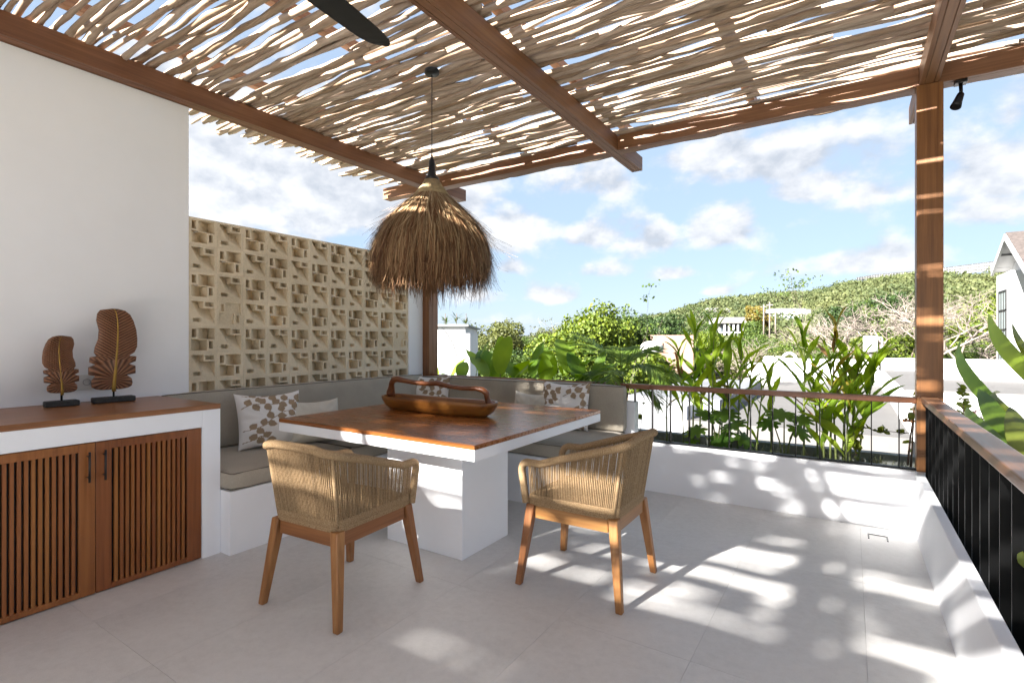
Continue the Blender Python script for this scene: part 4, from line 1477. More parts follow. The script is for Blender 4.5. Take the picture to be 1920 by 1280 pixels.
# the broad oval leaves left of the palm
bl = [blade_mesh('leaf', M['leaf_big'], 1.0, .46, droop=grd.uniform(.2, .9), fold=grd.uniform(.12, .3), wave=.08, rise=.15, seed=50+i, shape='oval', segs=12, twist=grd.uniform(-.3, .3)) for i in range(6)]
def broad(u, y, z0, leaves, label, seed):
    r = random.Random(seed)
    root = empty('broad_leaf_plant', (xat(u, y), y, 0.20), label=label, cat='plant', group='broad leaved plants in the back planter')
    for (du, tv, L, az, tilt) in leaves:
        # petiole then blade
        bx_ = xat(u+du, y)-xat(u, y)
        zb = zat(u+du, tv, y)-0.20
        top = Vector((bx_, r.uniform(-.1, .1), zb))
        st = MB().tube([(0, 0, 0), (bx_*.5, top.y*.4, zb*.6), top], [.009, .007, .005], 6)
        st.build('stem', M['stem'], root)
        o = link_mesh('leaf', bl[r.randrange(6)], root)
        o.location = top; o.scale = (L, L*r.uniform(.85, 1.1), L)
        o.rotation_euler = (r.uniform(-.25, .25), -tilt, az)
    return root
broad(845, 4.85, .2, [(-20, 705, .34, 2.6, .5), (0, 720, .42, 1.2, 1.1), (15, 712, .30, -.4, .3), (-8, 724, .30, -2.0, .3)], 'broad leaved plant in the corner beside the left post', 1)
broad(915, 4.85, .2, [(-15, 705, .46, 2.9, .75), (10, 710, .50, 2.5, .9), (25, 712, .44, 1.9, 1.25), (5, 722, .36, -1.3, .2), (30, 722, .32, -.3, .4)], 'broad leaved plant with two long leaves leaning left over the back cushion', 2)
broad(960, 4.95, .2, [(-15, 700, .46, 2.2, 1.25), (0, 712, .46, -.4, .5), (10, 722, .40, -1.2, .15)], 'broad leaved plant with an upright yellowish edged leaf', 3)
broad(1028, 4.80, .2, [(0, 722, .36, -1.5, 1.35), (20, 722, .30, -.4, .2), (-18, 724, .34, -2.2, .1)], 'broad leaved plant with one rounded upright leaf behind the bench middle', 4)
broad(1085, 4.78, .2, [(-20, 700, .50, 2.4, 1.0), (0, 720, .42, -1.3, .5), (18, 718, .34, .2, .8), (-5, 724, .38, -2.4, .0)], 'broad leaved plant with a bleached pale leaf under the palm frond', 5)
broad(1130, 4.92, .2, [(0, 715, .34, .6, .9), (-14, 722, .30, -2.7, .5)], 'broad leaved plant at the foot of the palm', 6)

broad(875, 4.75, .2, [(-5, 712, .36, 2.2, .8), (12, 700, .40, .9, 1.2), (-18, 716, .30, 3.4, .4)], 'broad leaved plant right of the corner one, overlapping leaves', 7)
broad(940, 4.72, .2, [(-22, 706, .44, 2.7, .6), (6, 700, .46, 1.6, 1.35), (26, 712, .40, .3, .7)], 'broad leaved plant in front of the two leaning leaves', 8)
broad(990, 4.75, .2, [(-20, 712, .42, 2.8, .7), (4, 718, .36, -.2, .6), (16, 706, .40, 1.1, 1.2)], 'broad leaved plant just left of the rounded upright leaf', 9)
broad(1055, 4.90, .2, [(-20, 706, .40, 2.6, 1.0), (5, 704, .42, 1.4, 1.3), (18, 712, .38, .5, .7)], 'broad leaved plant left of the bleached pale leaf', 10)
broad(1105, 4.72, .2, [(-16, 712, .38, 2.5, .8), (10, 716, .34, 1.2, 1.1)], 'low broad leaved plant in front of the palm stems', 11)
# palm with feathered fronds
def frond(L, az, rise, droop, seed, n=36, wl=0.30):
    r = random.Random(seed)
    mb = MB()
    pts = []
    x = z = 0
    for i in range(13):
        t = i/12
        a = rise-droop*t
        if i: x += math.cos(a)*L/12; z += math.sin(a)*L/12
        pts.append(Vector((x*math.cos(az), x*math.sin(az), z)))
    mb.tube(pts, [.007*(1-.85*i/12)+.0008 for i in range(13)], 5)
    perp = Vector((-math.sin(az), math.cos(az), 0))
    for i in range(n):
        t = .16+.84*i/n
        k = t*12; p = pts[int(min(11, k))].lerp(pts[int(min(12, k+1))], k-int(k))
        d = (pts[min(12, int(k)+1)]-pts[int(min(11, k))]).normalized()
        for s_ in (-1, 1):
            ll = wl*(math.sin(PI*min(1, t*.85+.12)))*r.uniform(.85, 1.1)+.03
            q = (perp*s_*.8+d*.85+Vector((0, 0, r.uniform(-.25, .15)))).normalized()
            w = d*0.0105
            e = p+q*ll+Vector((0, 0, -ll*ll*.8))
            m_ = p+q*ll*.5+Vector((0, 0, -ll*ll*.1))
            mb.add([p-w*.5, p+w*.5, m_+w, m_-w, e], [(0, 1, 2, 3), (3, 2, 4)], True)
    return mb
pm = empty('young_palm', (xat(1165, 4.85), 4.85, 0.20), label='young feather palm arching over the handrail behind the end of the bench', cat='palm')
zt = zat(1165, 700, 4.85)-.2
for i, (L, az, rise, droop, zz) in enumerate([(.78, 2.75, .75, .35, 0), (.62, .15, .8, 1.7, 0), (.66, -.4, .95, 2.0, -.02), (.50, 1.9, 1.2, 1.2, .0), (.58, 3.5, .7, 1.8, -.05), (.55, -1.4, .9, 1.9, -.04), (.45, .8, 1.3, 1.2, 0), (.5, -2.2, .6, 1.5, -.1), (.44, -.1, .4, 1.4, -.12)]):
    f_ = frond(L, az, rise, droop, i)
    o = f_.build('frond', M['leaf_palm'], pm); o.location = (0.02*math.cos(az), 0.02*math.sin(az), zt+zz)
for i in range(5):
    MB().tube([(.02*i-.04, .015*(i % 2), 0), (.01*i-.02, 0, zt*.6), (0.008*(i-2), 0, zt-.02)], [.012, .009, .007], 6).build('stem', M['stem'], pm)
MB().tube([(0, 0, zt-.05), (-.02, 0, zt+.32), (-.045, 0, zt+.62)], [.006, .005, .0015], 5).build('spear_leaf', M['leaf_palm'], pm)

# deeply lobed leaves low in the planter
def lobed_mesh(seed):
    r = random.Random(seed)
    V = [(0, 0, 0)]; F_ = []
    n = 56
    for i in range(n):
        a = -PI*.93+2*PI*.93*i/(n-1)
        env = .55+.45*math.cos(a*.5)**1.0
        lob = .55+.45*abs(math.cos(a*5.2))**.8
        rr = env*lob*.5
        V.append((rr*math.cos(a)+.08, rr*math.sin(a), .10*rr*math.cos(a*10)*.4-.35*rr*rr))
    for i in range(1, n): F_.append((0, i, i+1))
    mb = MB(); mb.add(V, F_, True)
    return mb.mesh('leaf', M['leaf_lobed'])
lm = [lobed_mesh(i) for i in range(3)]
def lobed(u, y, label, spec, seed):
    r = random.Random(seed)
    root = empty('lobed_leaf_plant', (xat(u, y), y, .20), label=label, cat='plant', group='lobed leaved plants low in the back planter')
    for (du, v, s) in spec:
        top = Vector((xat(u+du, y)-xat(u, y), r.uniform(-.08, .04), zat(u+du, v, y)-.20))
        MB().tube([(0, 0, 0), (top.x*.4, top.y*.5, top.z*.65), top], [.008, .006, .004], 6).build('stem', M['stem'], root)
        o = link_mesh('leaf', r.choice(lm), root)
        o.location = top; o.scale = (s, s, s)
        o.rotation_euler = (r.uniform(-.5, .5), r.uniform(.1, .8), math.atan2(-1, du*.05)+r.uniform(-.6, .6))
lobed(1345, 4.68, 'dark lobed leaf plant low behind the bars under the tallest ginger plants', [(-30, 800, .26), (-12, 775, .30), (10, 770, .30), (28, 792, .28), (45, 815, .26), (-45, 825, .24), (5, 815, .28)], 1)
lobed(1470, 4.66, 'lighter lobed leaf plant low behind the bars right of the middle', [(-22, 790, .24), (0, 772, .28), (22, 800, .26), (30, 780, .22)], 2)

# thin twigs, vine and grass
def vine(name, pts, label, leaves, seed, leafs=.045, group=None, mat='leaf_vine', rad=.005, stem='stem_brown'):
    r = random.Random(seed)
    o3 = Vector(pts[0])
    root = empty(name, o3, label=label, cat='plant', group=group)
    P = [Vector(p)-o3 for p in pts]
    MB().tube(P, [rad*(1-.6*i/(len(P)-1)) for i in range(len(P))], 5).build('stem', M[stem], root)
    lmesh = blade_mesh('leaf', M[mat], 1, .7, .4, .2, 0.1, segs=5, rise=.1, seed=seed, shape='oval')
    for i in range(leaves):
        t = r.uniform(.12, 1)*(len(P)-1)
        k = int(min(len(P)-2, t)); p = P[k].lerp(P[k+1], t-k)
        o = link_mesh('leaf', lmesh, root, p, (r.uniform(-1, 1), r.uniform(-1, .6), r.uniform(0, 6.28)))
        s = leafs*r.uniform(.6, 1.3); o.scale = (s, s, s)
    return root
def P3(u, v, y): return (xat(u, y), y, zat(u, v, y))
vine('climbing_vine', [P3(1606, 862, 4.75), P3(1604, 820, 4.74), P3(1618, 800, 4.74), P3(1640, 806, 4.73), P3(1665, 808, 4.72), P3(1700, 812, 4.72)], 'thin vine with small yellowish leaves arching towards the post', 34, 3, .05)
vine('climbing_vine', [P3(1606, 862, 4.70), P3(1601, 830, 4.7), P3(1600, 795, 4.7)], 'short leafy twig standing at the start of the arching vine', 18, 4, .055)
vine('rose_twig', [P3(1702, 872, 4.72), P3(1706, 830, 4.72), P3(1712, 780, 4.72), P3(1712, 738, 4.72)], 'dark upright twig close to the left side of the post', 8, 5, .06, rad=.008)
vine('rose_twig', [P3(1708, 876, 4.8), P3(1712, 810, 4.8), P3(1716, 742, 4.8)], 'dark upright twig half hidden by the post', 5, 6, .07, rad=.008)
vine('thin_reed', [P3(1170, 830, 4.75), P3(1178, 760, 4.75), P3(1190, 700, 4.75)], 'thin bare reed rising left of the first bar', 2, 7, .03, rad=.003)
vine('thin_reed', [P3(1198, 832, 4.75), P3(1206, 760, 4.75), P3(1216, 690, 4.75)], 'thin bare reed rising right of the first bar', 4, 8, .06, rad=.003)
# a dry rose head by the post
rs = MB()
for i in range(14):
    a = i*2.4; q = .006+.0022*i
    c = Vector((q*math.cos(a), q*math.sin(a)*.7, .004*math.sin(i)))
    rs.tube([c, c+Vector((.008*math.cos(a+1), .004, .012)), c+Vector((.010*math.cos(a+2), 0, .002))], [.008, .011, .004], 6)
ro_ = rs.build('faded_rose', plain('faded_orange_petals', (.42, .19, .08), .7, nscale=60, nstr=.4))
ro_.location = P3(1703, 790, 4.70)
tag(ro_, 'faded orange rose head just left of the post below the handrail', 'flower')

gm = MB()
for i in range(1500):
    gx = grd.uniform(-1.7, .62); gy = grd.uniform(4.56, 5.12)
    dens = math.sin(gx*7)*.3+math.sin(gx*17+1)*.25+.6+.5*(gx > -.4)
    if grd.random() > dens: continue
    L = grd.uniform(.07, .26); a = grd.uniform(0, 6.28); d = Vector((math.cos(a), math.sin(a), 0))
    cv = grd.uniform(.2, 1.1); w = Vector((-d.y, d.x, 0))*.0022
    p = Vector((gx, gy, .2)); m1 = p+Vector((0, 0, L*.55))+d*L*.12*cv; m2 = p+Vector((0, 0, L*.85-.12*cv*L))+d*L*.45*cv; e = p+Vector((0, 0, L*(.95-.55*cv)))+d*L*.85*cv
    gm.add([p-w, p+w, m1+w, m1-w, m2+w*.7, m2-w*.7, e], [(0, 1, 2, 3), (3, 2, 4, 5), (5, 4, 6)], True)
tag(gm.build('grass', M['grass']), 'tufts of thin arching grass on the planter soil behind the bars', 'grass', kind='stuff')

# ---------------------------------------------------------------- plants beyond the right balustrade
def world_leaf(root, base, tipp, width, mat, side=None, arch=.12, shape='lance', seed=0):
    """one leaf between two points of the world, arching upwards, as a child of root"""
    b_ = Vector(base)-root.location; t_ = Vector(tipp)-root.location
    ax = (t_-b_); L = ax.length; ax.normalize()
    if side is None: side = ax.cross(Vector((0, 0, 1)))
    side = (side-ax*side.dot(ax)).normalized()
    up = side.cross(ax)
    if up.z < 0: up = -up
    V = []; F_ = []
    segs = 14; cols = (-1, -.5, 0, .5, 1)
    for i in range(segs+1):
        t = i/segs
        p = b_.lerp(t_, t)+up*math.sin(PI*t)*arch*L
        if shape == 'lance': w = width/2*math.sin(PI*min(1, (t*.93+.05))**.8)**.75
        else: w = width/2*math.sin(PI*min(1, (t*.95+.03))**.9)**.55
        if i == segs: w = .001
        for c in cols:
            V.append(p+side*c*w+up*(-abs(c)*w*.28+.03*w*math.sin(t*14+seed+c)))
    n = len(cols)
    for i in range(segs):
        for j in range(n-1):
            F_.append((i*n+j, (i+1)*n+j, (i+1)*n+j+1, i*n+j+1))
    mb = MB(); mb.add(V, F_, True)
    return mb.build('leaf', mat, root)
def PX_(u, v, x):
    k = (u-960)/F_PX
    D = x/(-math.sin(YAW)+k*math.cos(YAW))
    return W(u, D, v=v)
rp = empty('bird_of_paradise_plant', (1.02, 3.35, .10), label='big plant with long arching sword leaves reaching in from the right edge over the handrail', cat='plant')
tilt_side = Vector((0.15, -.55, .82))
LG = M['leaf_ginger']; LBg = M['leaf_big']
world_leaf(rp, PX_(1960, 860, .95), PX_(1803, 634, 1.05), .115, LG, Vector((.45, .1, .9)), .06, seed=1)
world_leaf(rp, PX_(1990, 760, 1.0), PX_(1853, 588, 1.05), .115, LG, Vector((.45, .1, .9)), .05, seed=2)
world_leaf(rp, PX_(1975, 720, 1.05), PX_(1897, 606, 1.05), .06, M['leaf_vine'], Vector((.45, .1, .9)), .05, seed=3)
world_leaf(rp, PX_(1925, 870, .80), PX_(1834, 728, .80), .125, LG, Vector((.8, -.2, .5)), .04, seed=4)
world_leaf(rp, PX_(1935, 885, .76), PX_(1893, 762, .80), .120, M['leaf_vine'], Vector((.9, -.2, .1)), .05, seed=5)
world_leaf(rp, PX_(1900, 850, .72), PX_(1812, 764, .84), .085, LG, Vector((.5, .0, .85)), .04, seed=6)
world_leaf(rp, PX_(1960, 830, .95), PX_(1876, 735, 1.0), .07, M['leaf_vine'], Vector((.5, .3, .8)), .12, seed=7)
world_leaf(rp, PX_(1995, 900, .9), PX_(1905, 800, .95), .09, LG, Vector((.6, .0, .7)), .12, seed=8)
MB().tube([(0, 0, 0), (.02, -.1, .35), (-.02, -.25, .62)], [.02, .016, .010], 7).build('stem', M['stem'], rp)
# leaves that poke through between the bars
lp_ = empty('low_shrub', (.62, 2.6, .10), label='low leafy shrub whose leaves poke through the black bars on the right', cat='plant')
for k, (u, v, du, dv_, w, x) in enumerate([(1775, 872, -12, -6, .045, .47), (1768, 916, -14, 4, .045, .47), (1903, 965, -24, -5, .05, .47), (1925, 1050, -18, -4, .05, .46), (1950, 1190, -58, -12, .13, .50), (1935, 880, -12, -8, .05, .5)]):
    b_ = PX_(u, v, x); t_ = PX_(u+du, v+dv_, x-.045)
    world_leaf(lp_, b_, t_, w, M['leaf_vine'] if k != 4 else LBg, Vector((0, .4, 1)), .1, 'oval', k)
for k in range(26):
    yy = 1.4+k*.11; c = Vector((.66+.1*math.sin(k*2.3), yy, .12+.25*abs(math.sin(k*1.7))))
    t_ = c+Vector((.13*math.cos(k*1.9), .12*math.sin(k*2.7), .12))
    world_leaf(lp_, c, t_, .07, LBg, None, .2, 'oval', k)
MB().tube([(0, -.9, .0), (.05, 0, .2), (0, .9, .05)], [.012, .014, .008], 6).build('stem', M['stem_brown'], lp_)

def flowers(u, v, x, n, spread, label, seed):
    r = random.Random(seed)
    c0 = PX_(u, v, x)
    root = empty('pink_flowers', c0, label=label, cat='flowers', group='pink blossoms beyond the right handrail')
    pet = MB()
    for k in range(6):
        a = k*PI/3
        pet.add([(0, 0, 0), (.010*math.cos(a-.5), .010*math.sin(a-.5), .004), (.019*math.cos(a), .019*math.sin(a), .010), (.010*math.cos(a+.5), .010*math.sin(a+.5), .004)], [(0, 1, 2, 3)], True)
    pme = pet.mesh('blossom', M['flower'])
    for i in range(n):
        o = link_mesh('blossom', pme, root, (r.gauss(0, spread), r.gauss(0, spread), r.gauss(0, spread*.55)), (r.uniform(-1, 1), r.uniform(-1, 1), r.uniform(0, 6)))
        s = r.uniform(.8, 1.7); o.scale = (s, s, s)
    st = MB()
    for i in range(7):
        p = Vector((r.gauss(0, spread), r.gauss(0, spread), 0)); st.tube([p, p+Vector((0, 0, -.3)), Vector((0, 0, .1-c0.z))], .003, 5)
    st.build('stem', M['stem_brown'], root)
    lmesh = blade_mesh('leaf', M['leaf_lobed'], .09, .05, .5, .2, segs=5, shape='oval', rise=.1)
    for i in range(14):
        link_mesh('leaf', lmesh, root, (r.gauss(0, spread*1.3), r.gauss(0, spread*1.3), r.gauss(-.05, spread*.8)), (r.uniform(-1, 1), r.uniform(-1, 1), r.uniform(0, 6)))
flowers(1848, 780, 1.1, 26, .05, 'pink flower cluster just beyond the handrail, upper one', 1)
flowers(1870, 800, .95, 26, .045, 'pink flower cluster between the sword leaves', 2)
flowers(1893, 818, .88, 22, .04, 'pale pink flower cluster lowest and nearest the handrail', 3)
vine('yellow_green_shrub', [PX_(1808, 790, 1.05), PX_(1806, 760, 1.05), PX_(1803, 733, 1.05), PX_(1800, 722, 1.05)], 'curly yellow green shrub standing alone beyond the handrail right of the post', 34, 9, .075, rad=.006)

# ================================================================ SURROUNDINGS
def gpoly(name, x0, x1, y0, y1, z, mat):
    return MB().box(x0, x1, y0, y1, z-.5, z).build(name, mat)

# skyline of the hill: column of the photograph -> row of the ridge at 300 m
SKY_U = [-3000, -800, 400, 700, 870, 1000, 1060, 1130, 1200, 1260, 1330, 1400, 1450, 1530, 1600, 1700, 1770, 1860, 1960, 2200, 3200, 6000]
SKY_V = [634, 632, 632, 632, 631, 629, 627, 619, 606, 596, 577, 568, 560, 556, 540, 526, 519, 509, 500, 492, 500, 560]
def az_of(u):
    k = (u-960)/F_PX
    return math.atan2(-math.sin(YAW)+k*math.cos(YAW), math.cos(YAW)+k*math.sin(YAW))
AZS = [az_of(u) for u in SKY_U]
def ridge_h(az):
    v = np.interp(az, AZS, SKY_V)
    # forward distance of a point at 300 m along this azimuth
    c = np.cos(az+YAW)
    return CAM_H-(v-V0)*300*np.maximum(c, .25)/F_PX
def hgt(az, D):
    t = np.clip((D-75)/(300-75), 0, 1)
    s = t*t*(3-2*t)*0.55+t*0.45
    far = np.clip((D-300)/600, 0, 1)
    bumps = 1.6*np.sin(az*17+D*.031)*np.sin(D*.045+az*5)*np.clip((D-60)/80, 0, 1)*np.clip((300-D)/60+.3, 0, 1)
    return -5.0+(ridge_h(az)+5.0)*s*(1-.6*far)+bumps
na, nd = 220, 46
A_ = np.linspace(-PI, PI, na+1)
Dd = np.concatenate([np.linspace(0.5, 60, 10), np.linspace(75, 330, 26), np.geomspace(360, 4200, 10)])
V = []
for d in Dd:
    h_ = hgt(A_, np.full_like(A_, d)) if d > 60 else np.full_like(A_, -5.0)
    # behind the viewer the land stays low
    for a, z in zip(A_, h_):
        w = 1.0 if -1.35 < a < 1.9 else max(0.0, 1-min(abs(a+1.35), abs(a-1.9))/.5)
        V.append((d*math.sin(a), d*math.cos(a), z*w+(-5.0)*(1-w)))
Fq = [(i*(na+1)+j, (i+1)*(na+1)+j, (i+1)*(na+1)+j+1, i*(na+1)+j+1) for i in range(len(Dd)-1) for j in range(na)]
Fq = [tuple(reversed(f)) for f in Fq]
gme = np_mesh('ground', np.array(V), np.array(Fq), M['ground'], True)
tag(link_mesh('ground', gme), kind='structure')

# ---------------------------------------------------------------- foliage builders
def leaf_quads(P, N_, size, rs):
    """P (n,3) centres, N_ (n,3) normals, quads of given size with random spin"""
    n = len(P)
    a = rs.normal(size=(n, 3)); a -= (a*N_).sum(1, keepdims=True)*N_
    a /= np.linalg.norm(a, axis=1, keepdims=True)+1e-9
    b = np.cross(N_, a)
    s = (size*rs.uniform(.6, 1.25, n))[:, None]
    asp = rs.uniform(.5, .85, n)[:, None]
    c = [P+a*s*.5, P+b*s*asp*.5, P-a*s*.5, P-b*s*asp*.5]
    V = np.stack(c, 1).reshape(-1, 3)
    F_ = np.arange(4*n).reshape(n, 4)
    return V, F_
def crown_points(rs, lobes, n, shell=.55):
    """points over a set of uneven lobes (cx,cy,cz,rx,ry,rz)"""
    lobes = np.array(lobes)
    vol = lobes[:, 3]*lobes[:, 4]+lobes[:, 5]**2
    k = rs.choice(len(lobes), n, p=vol/vol.sum())
    d = rs.normal(size=(n, 3)); d /= np.linalg.norm(d, axis=1, keepdims=True)
    r = rs.uniform(shell, 1.0, n)**.6
    noise_ = 1+.16*np.sin(d[:, 0]*5+k)*np.sin(d[:, 1]*6+k*2)+.10*np.sin(d[:, 2]*11+k)
    P = lobes[k, :3]+d*lobes[k, 3:6]*(r*noise_)[:, None]
    Nn = d+rs.normal(size=(n, 3))*.8
    Nn /= np.linalg.norm(Nn, axis=1, keepdims=True)
    return P, Nn
def lobes_for(rs, R, Hh, n, z0, flat=.75):
    L = []
    for i in range(n):
        a = rs.uniform(0, 6.28); q = rs.uniform(0.1, .72)*R
        zz = z0+Hh*rs.uniform(.25, .85)
        rr = R*rs.uniform(.28, .52)*(1.15-.5*(zz-z0)/Hh)
        L.append((q*math.cos(a), q*math.sin(a), zz, rr, rr, rr*flat))
    L.append((0, 0, z0+Hh*.5, R*.55, R*.55, Hh*.42))
    return L
tree_cache = {}
def tree_meshes(kind, seed, mat, R, Hh, z0, n, leaf, shell=.55, lobes=9):
    key = (kind, seed)
    if key in tree_cache: return tree_cache[key]
    rs = np.random.RandomState(seed)
    L = lobes_for(rs, R, Hh, lobes, z0)
    P, Nn = crown_points(rs, L, n, shell)
    V, F_ = leaf_quads(P, Nn, leaf, rs)
    crown = np_mesh('crown', V, F_, mat)
    tr = MB()
    tr.tube([(0, 0, -1), (.1*R*.3, 0, z0*.6), (0, .05, z0+Hh*.45)], [R*.075, R*.055, R*.02], 8)
    for (cx, cy, cz, *_r) in L[:-1]:
        tr.tube([(0, 0, z0*.75), (cx*.45, cy*.45, (z0+cz)*.5), (cx, cy, cz)], [R*.035, R*.022, R*.008], 5)
    tree_cache[key] = (crown, tr.mesh('trunk', M['bark']))
    return tree_cache[key]
def tree(u, D, vtop, label, kind='mid', seed=0, R=3.0, Hh=4.0, n=3200, leaf=.26, base=-5.0, width=1.0, group='trees beyond the terrace', name='broadleaf_tree', lobes=9, shell=.55):
    z0 = 1.6
    crown, trunk = tree_meshes(kind+name, seed, M['tree_'+kind], R, Hh, z0, n, leaf, shell, lobes)
    p = W(u, D, z=base)
    top = CAM_H-(vtop-V0)*D/F_PX
    s = (top-base)/(z0+Hh*.97)
    root = empty(name, p, label=label, cat='tree', group=group)
    root.rotation_euler = (0, 0, seed*1.7+u)
    c = link_mesh('crown', crown, root); t = link_mesh('trunk', trunk, root)
    for o in (c, t): o.scale = (s*width, s*width, s)
    return root
TG = [
 # u, D, vtop, kind, seed, R, H, n, leaf, base, width, label
 (1122, 34, 562, 'bright', 1, 3.0, 4.6, 9000, .30, -5, 1.0, 'large bright yellow green tree with a rounded crown behind the palm'),
 (1175, 37, 575, 'mid', 2, 2.6, 4.4, 6000, .28, -5, .85, 'mid green tree touching the right side of the large bright tree'),
 (1068, 39, 588, 'bright', 3, 2.2, 4.2, 4000, .27, -5, .75, 'smaller bright tree at the left shoulder of the large one'),
 (1232, 60, 590, 'dark', 4, 2.8, 4.0, 5000, .30, -5, .9, 'dark rounded tree left of the foot of the hill'),
 (1268, 66, 596, 'dark', 5, 2.8, 4.0, 4200, .30, -5, .9, 'dark tree behind the peach coloured roof'),
 (1212, 72, 588, 'dark', 6, 2.8, 4.0, 4200, .30, -5, .8, 'dark tree between the bright tree and the hill'),
 (898, 46, 606, 'olive', 7, 3.0, 3.6, 6000, .24, -5, 1.1, 'feathery olive tree next to the white building on the left'),
 (948, 50, 594, 'olive', 8, 2.2, 4.4, 6000, .24, -5, .9, 'feathery olive tree with the highest top left of the bright tree'),
 (990, 58, 626, 'mid', 9, 3.0, 3.6, 5000, .26, -5, 1.1, 'mid green tree in the low gap in the tree line'),
 (1035, 56, 612, 'olive', 10, 2.8, 3.6, 5000, .24, -5, 1.0, 'olive tree left of the large bright tree'),
 (925, 34, 645, 'mid', 11, 2.8, 3.2, 5000, .22, -5, 1.1, 'lower mid green tree behind the broad leaves, left part'),
 (1000, 36, 650, 'dark', 12, 2.8, 3.2, 5000, .22, -5, 1.1, 'lower dark tree behind the broad leaves, middle'),
 (1045, 33, 655, 'mid', 13, 2.8, 3.0, 4500, .22, -5, 1.0, 'lower green bush behind the palm'),
 (875, 40, 636, 'olive', 14, 2.6, 3.2, 4500, .22, -5, 1.0, 'low olive tree right beside the white building'),
 (1300, 78, 622, 'bright', 15, 3.0, 3.4, 4500, .32, -5, 1.1, 'yellow green tree left of the grey pavilion'),
 (1328, 70, 618, 'bright', 16, 3.0, 3.4, 4500, .30, -5, .9, 'yellow green tree below the long low roof'),
 (1418, 74, 626, 'mid', 17, 3.0, 3.4, 4500, .30, -5, 1.0, 'green tree just right of the grey pavilion'),
 (1385, 56, 652, 'olive', 18, 3.0, 3.0, 5000, .24, -5, 1.1, 'olive scrub tree below the grey pavilion'),
 (1435, 56, 640, 'mid', 19, 3.0, 3.2, 5000, .24, -5, 1.1, 'green scrub tree behind the white roof hoops, left'),
 (1490, 58, 634, 'bright', 20, 3.0, 3.2, 5000, .25, -5, 1.1, 'light green scrub tree behind the tall ginger cane'),
 (1552, 60, 622, 'olive', 21, 3.0, 3.4, 5000, .25, -5, 1.1, 'olive scrub tree right of the terraced villa'),
 (1590, 52, 632, 'bright', 22, 2.8, 3.2, 6000, .24, -5, 1.0, 'bright green tree left of the white water tank'),
 (1645, 50, 628, 'mid', 23, 2.8, 3.4, 6500, .23, -5, 1.1, 'dense green tree behind the water tank'),
 (1690, 46, 624, 'bright', 24, 2.8, 3.4, 6000, .23, -5, 1.0, 'bright green tree under the bare branches beside the post'),
 (1608, 92, 562, 'mid', 25, 3.0, 4.2, 5000, .34, -5, 1.0, 'tall green tree on the slope below the long hotel'),
 (1655, 100, 548, 'dark', 26, 3.0, 4.2, 4500, .36, -5, .9, 'dark tree near the ridge behind the bare branches'),
 (1790, 60, 590, 'bright', 27, 3.0, 3.8, 6000, .28, -5, 1.0, 'yellow green tree right of the post behind bare branches'),
 (1850, 64, 560, 'bright', 28, 3.0, 4.2, 6000, .28, -5, 1.0, 'yellow green tree left of the gabled white house'),
 (1820, 46, 640, 'mid', 29, 2.6, 3.2, 5000, .22, -5, 1.0, 'dark green bush at the foot of the right bare tree'),
 (1572, 90, 575, 'dark', 30, 3.0, 3.6, 4000, .34, -5, .8, 'dark tree on the slope beside the terraced villa'),
 (1460, 48, 655, 'olive', 31, 2.6, 2.8, 5000, .22, -5, 1.1, 'dry olive bush just above the white roof edge'),
 (1530, 44, 655, 'mid', 32, 2.6, 2.8, 5000, .22, -5, 1.1, 'green bush just above the white roof edge left of the tank'),
 (1412, 92, 602, 'mid', 33, 2.6, 3.6, 3500, .34, -5, .8, 'green tree beside the utility poles'),
 (1340, 140, 592, 'mid', 34, 2.8, 3.6, 3500, .34, -5, .9, 'green tree right behind the grey pavilion'),
]
for (u, D, vt, kind, sd, R, Hh, n, lf, base, wd, lab) in TG:
    tree(u, D, vt, lab, kind, sd, R, Hh, int(n*2.3), lf*.58, base, wd)
# yellow flowering tree on the slope
tree_cache_key = None
M['tree_yellow'] = leaf_mat('yellow_orange_foliage', (.06, .055, .010), (.19, .14, .018), .3, .6)
tree(1420, 120, 572, 'orange yellow tree on the slope left of the utility poles', 'yellow', 41, 2.6, 3.6, 2500, .36, 0.5, 1.0)
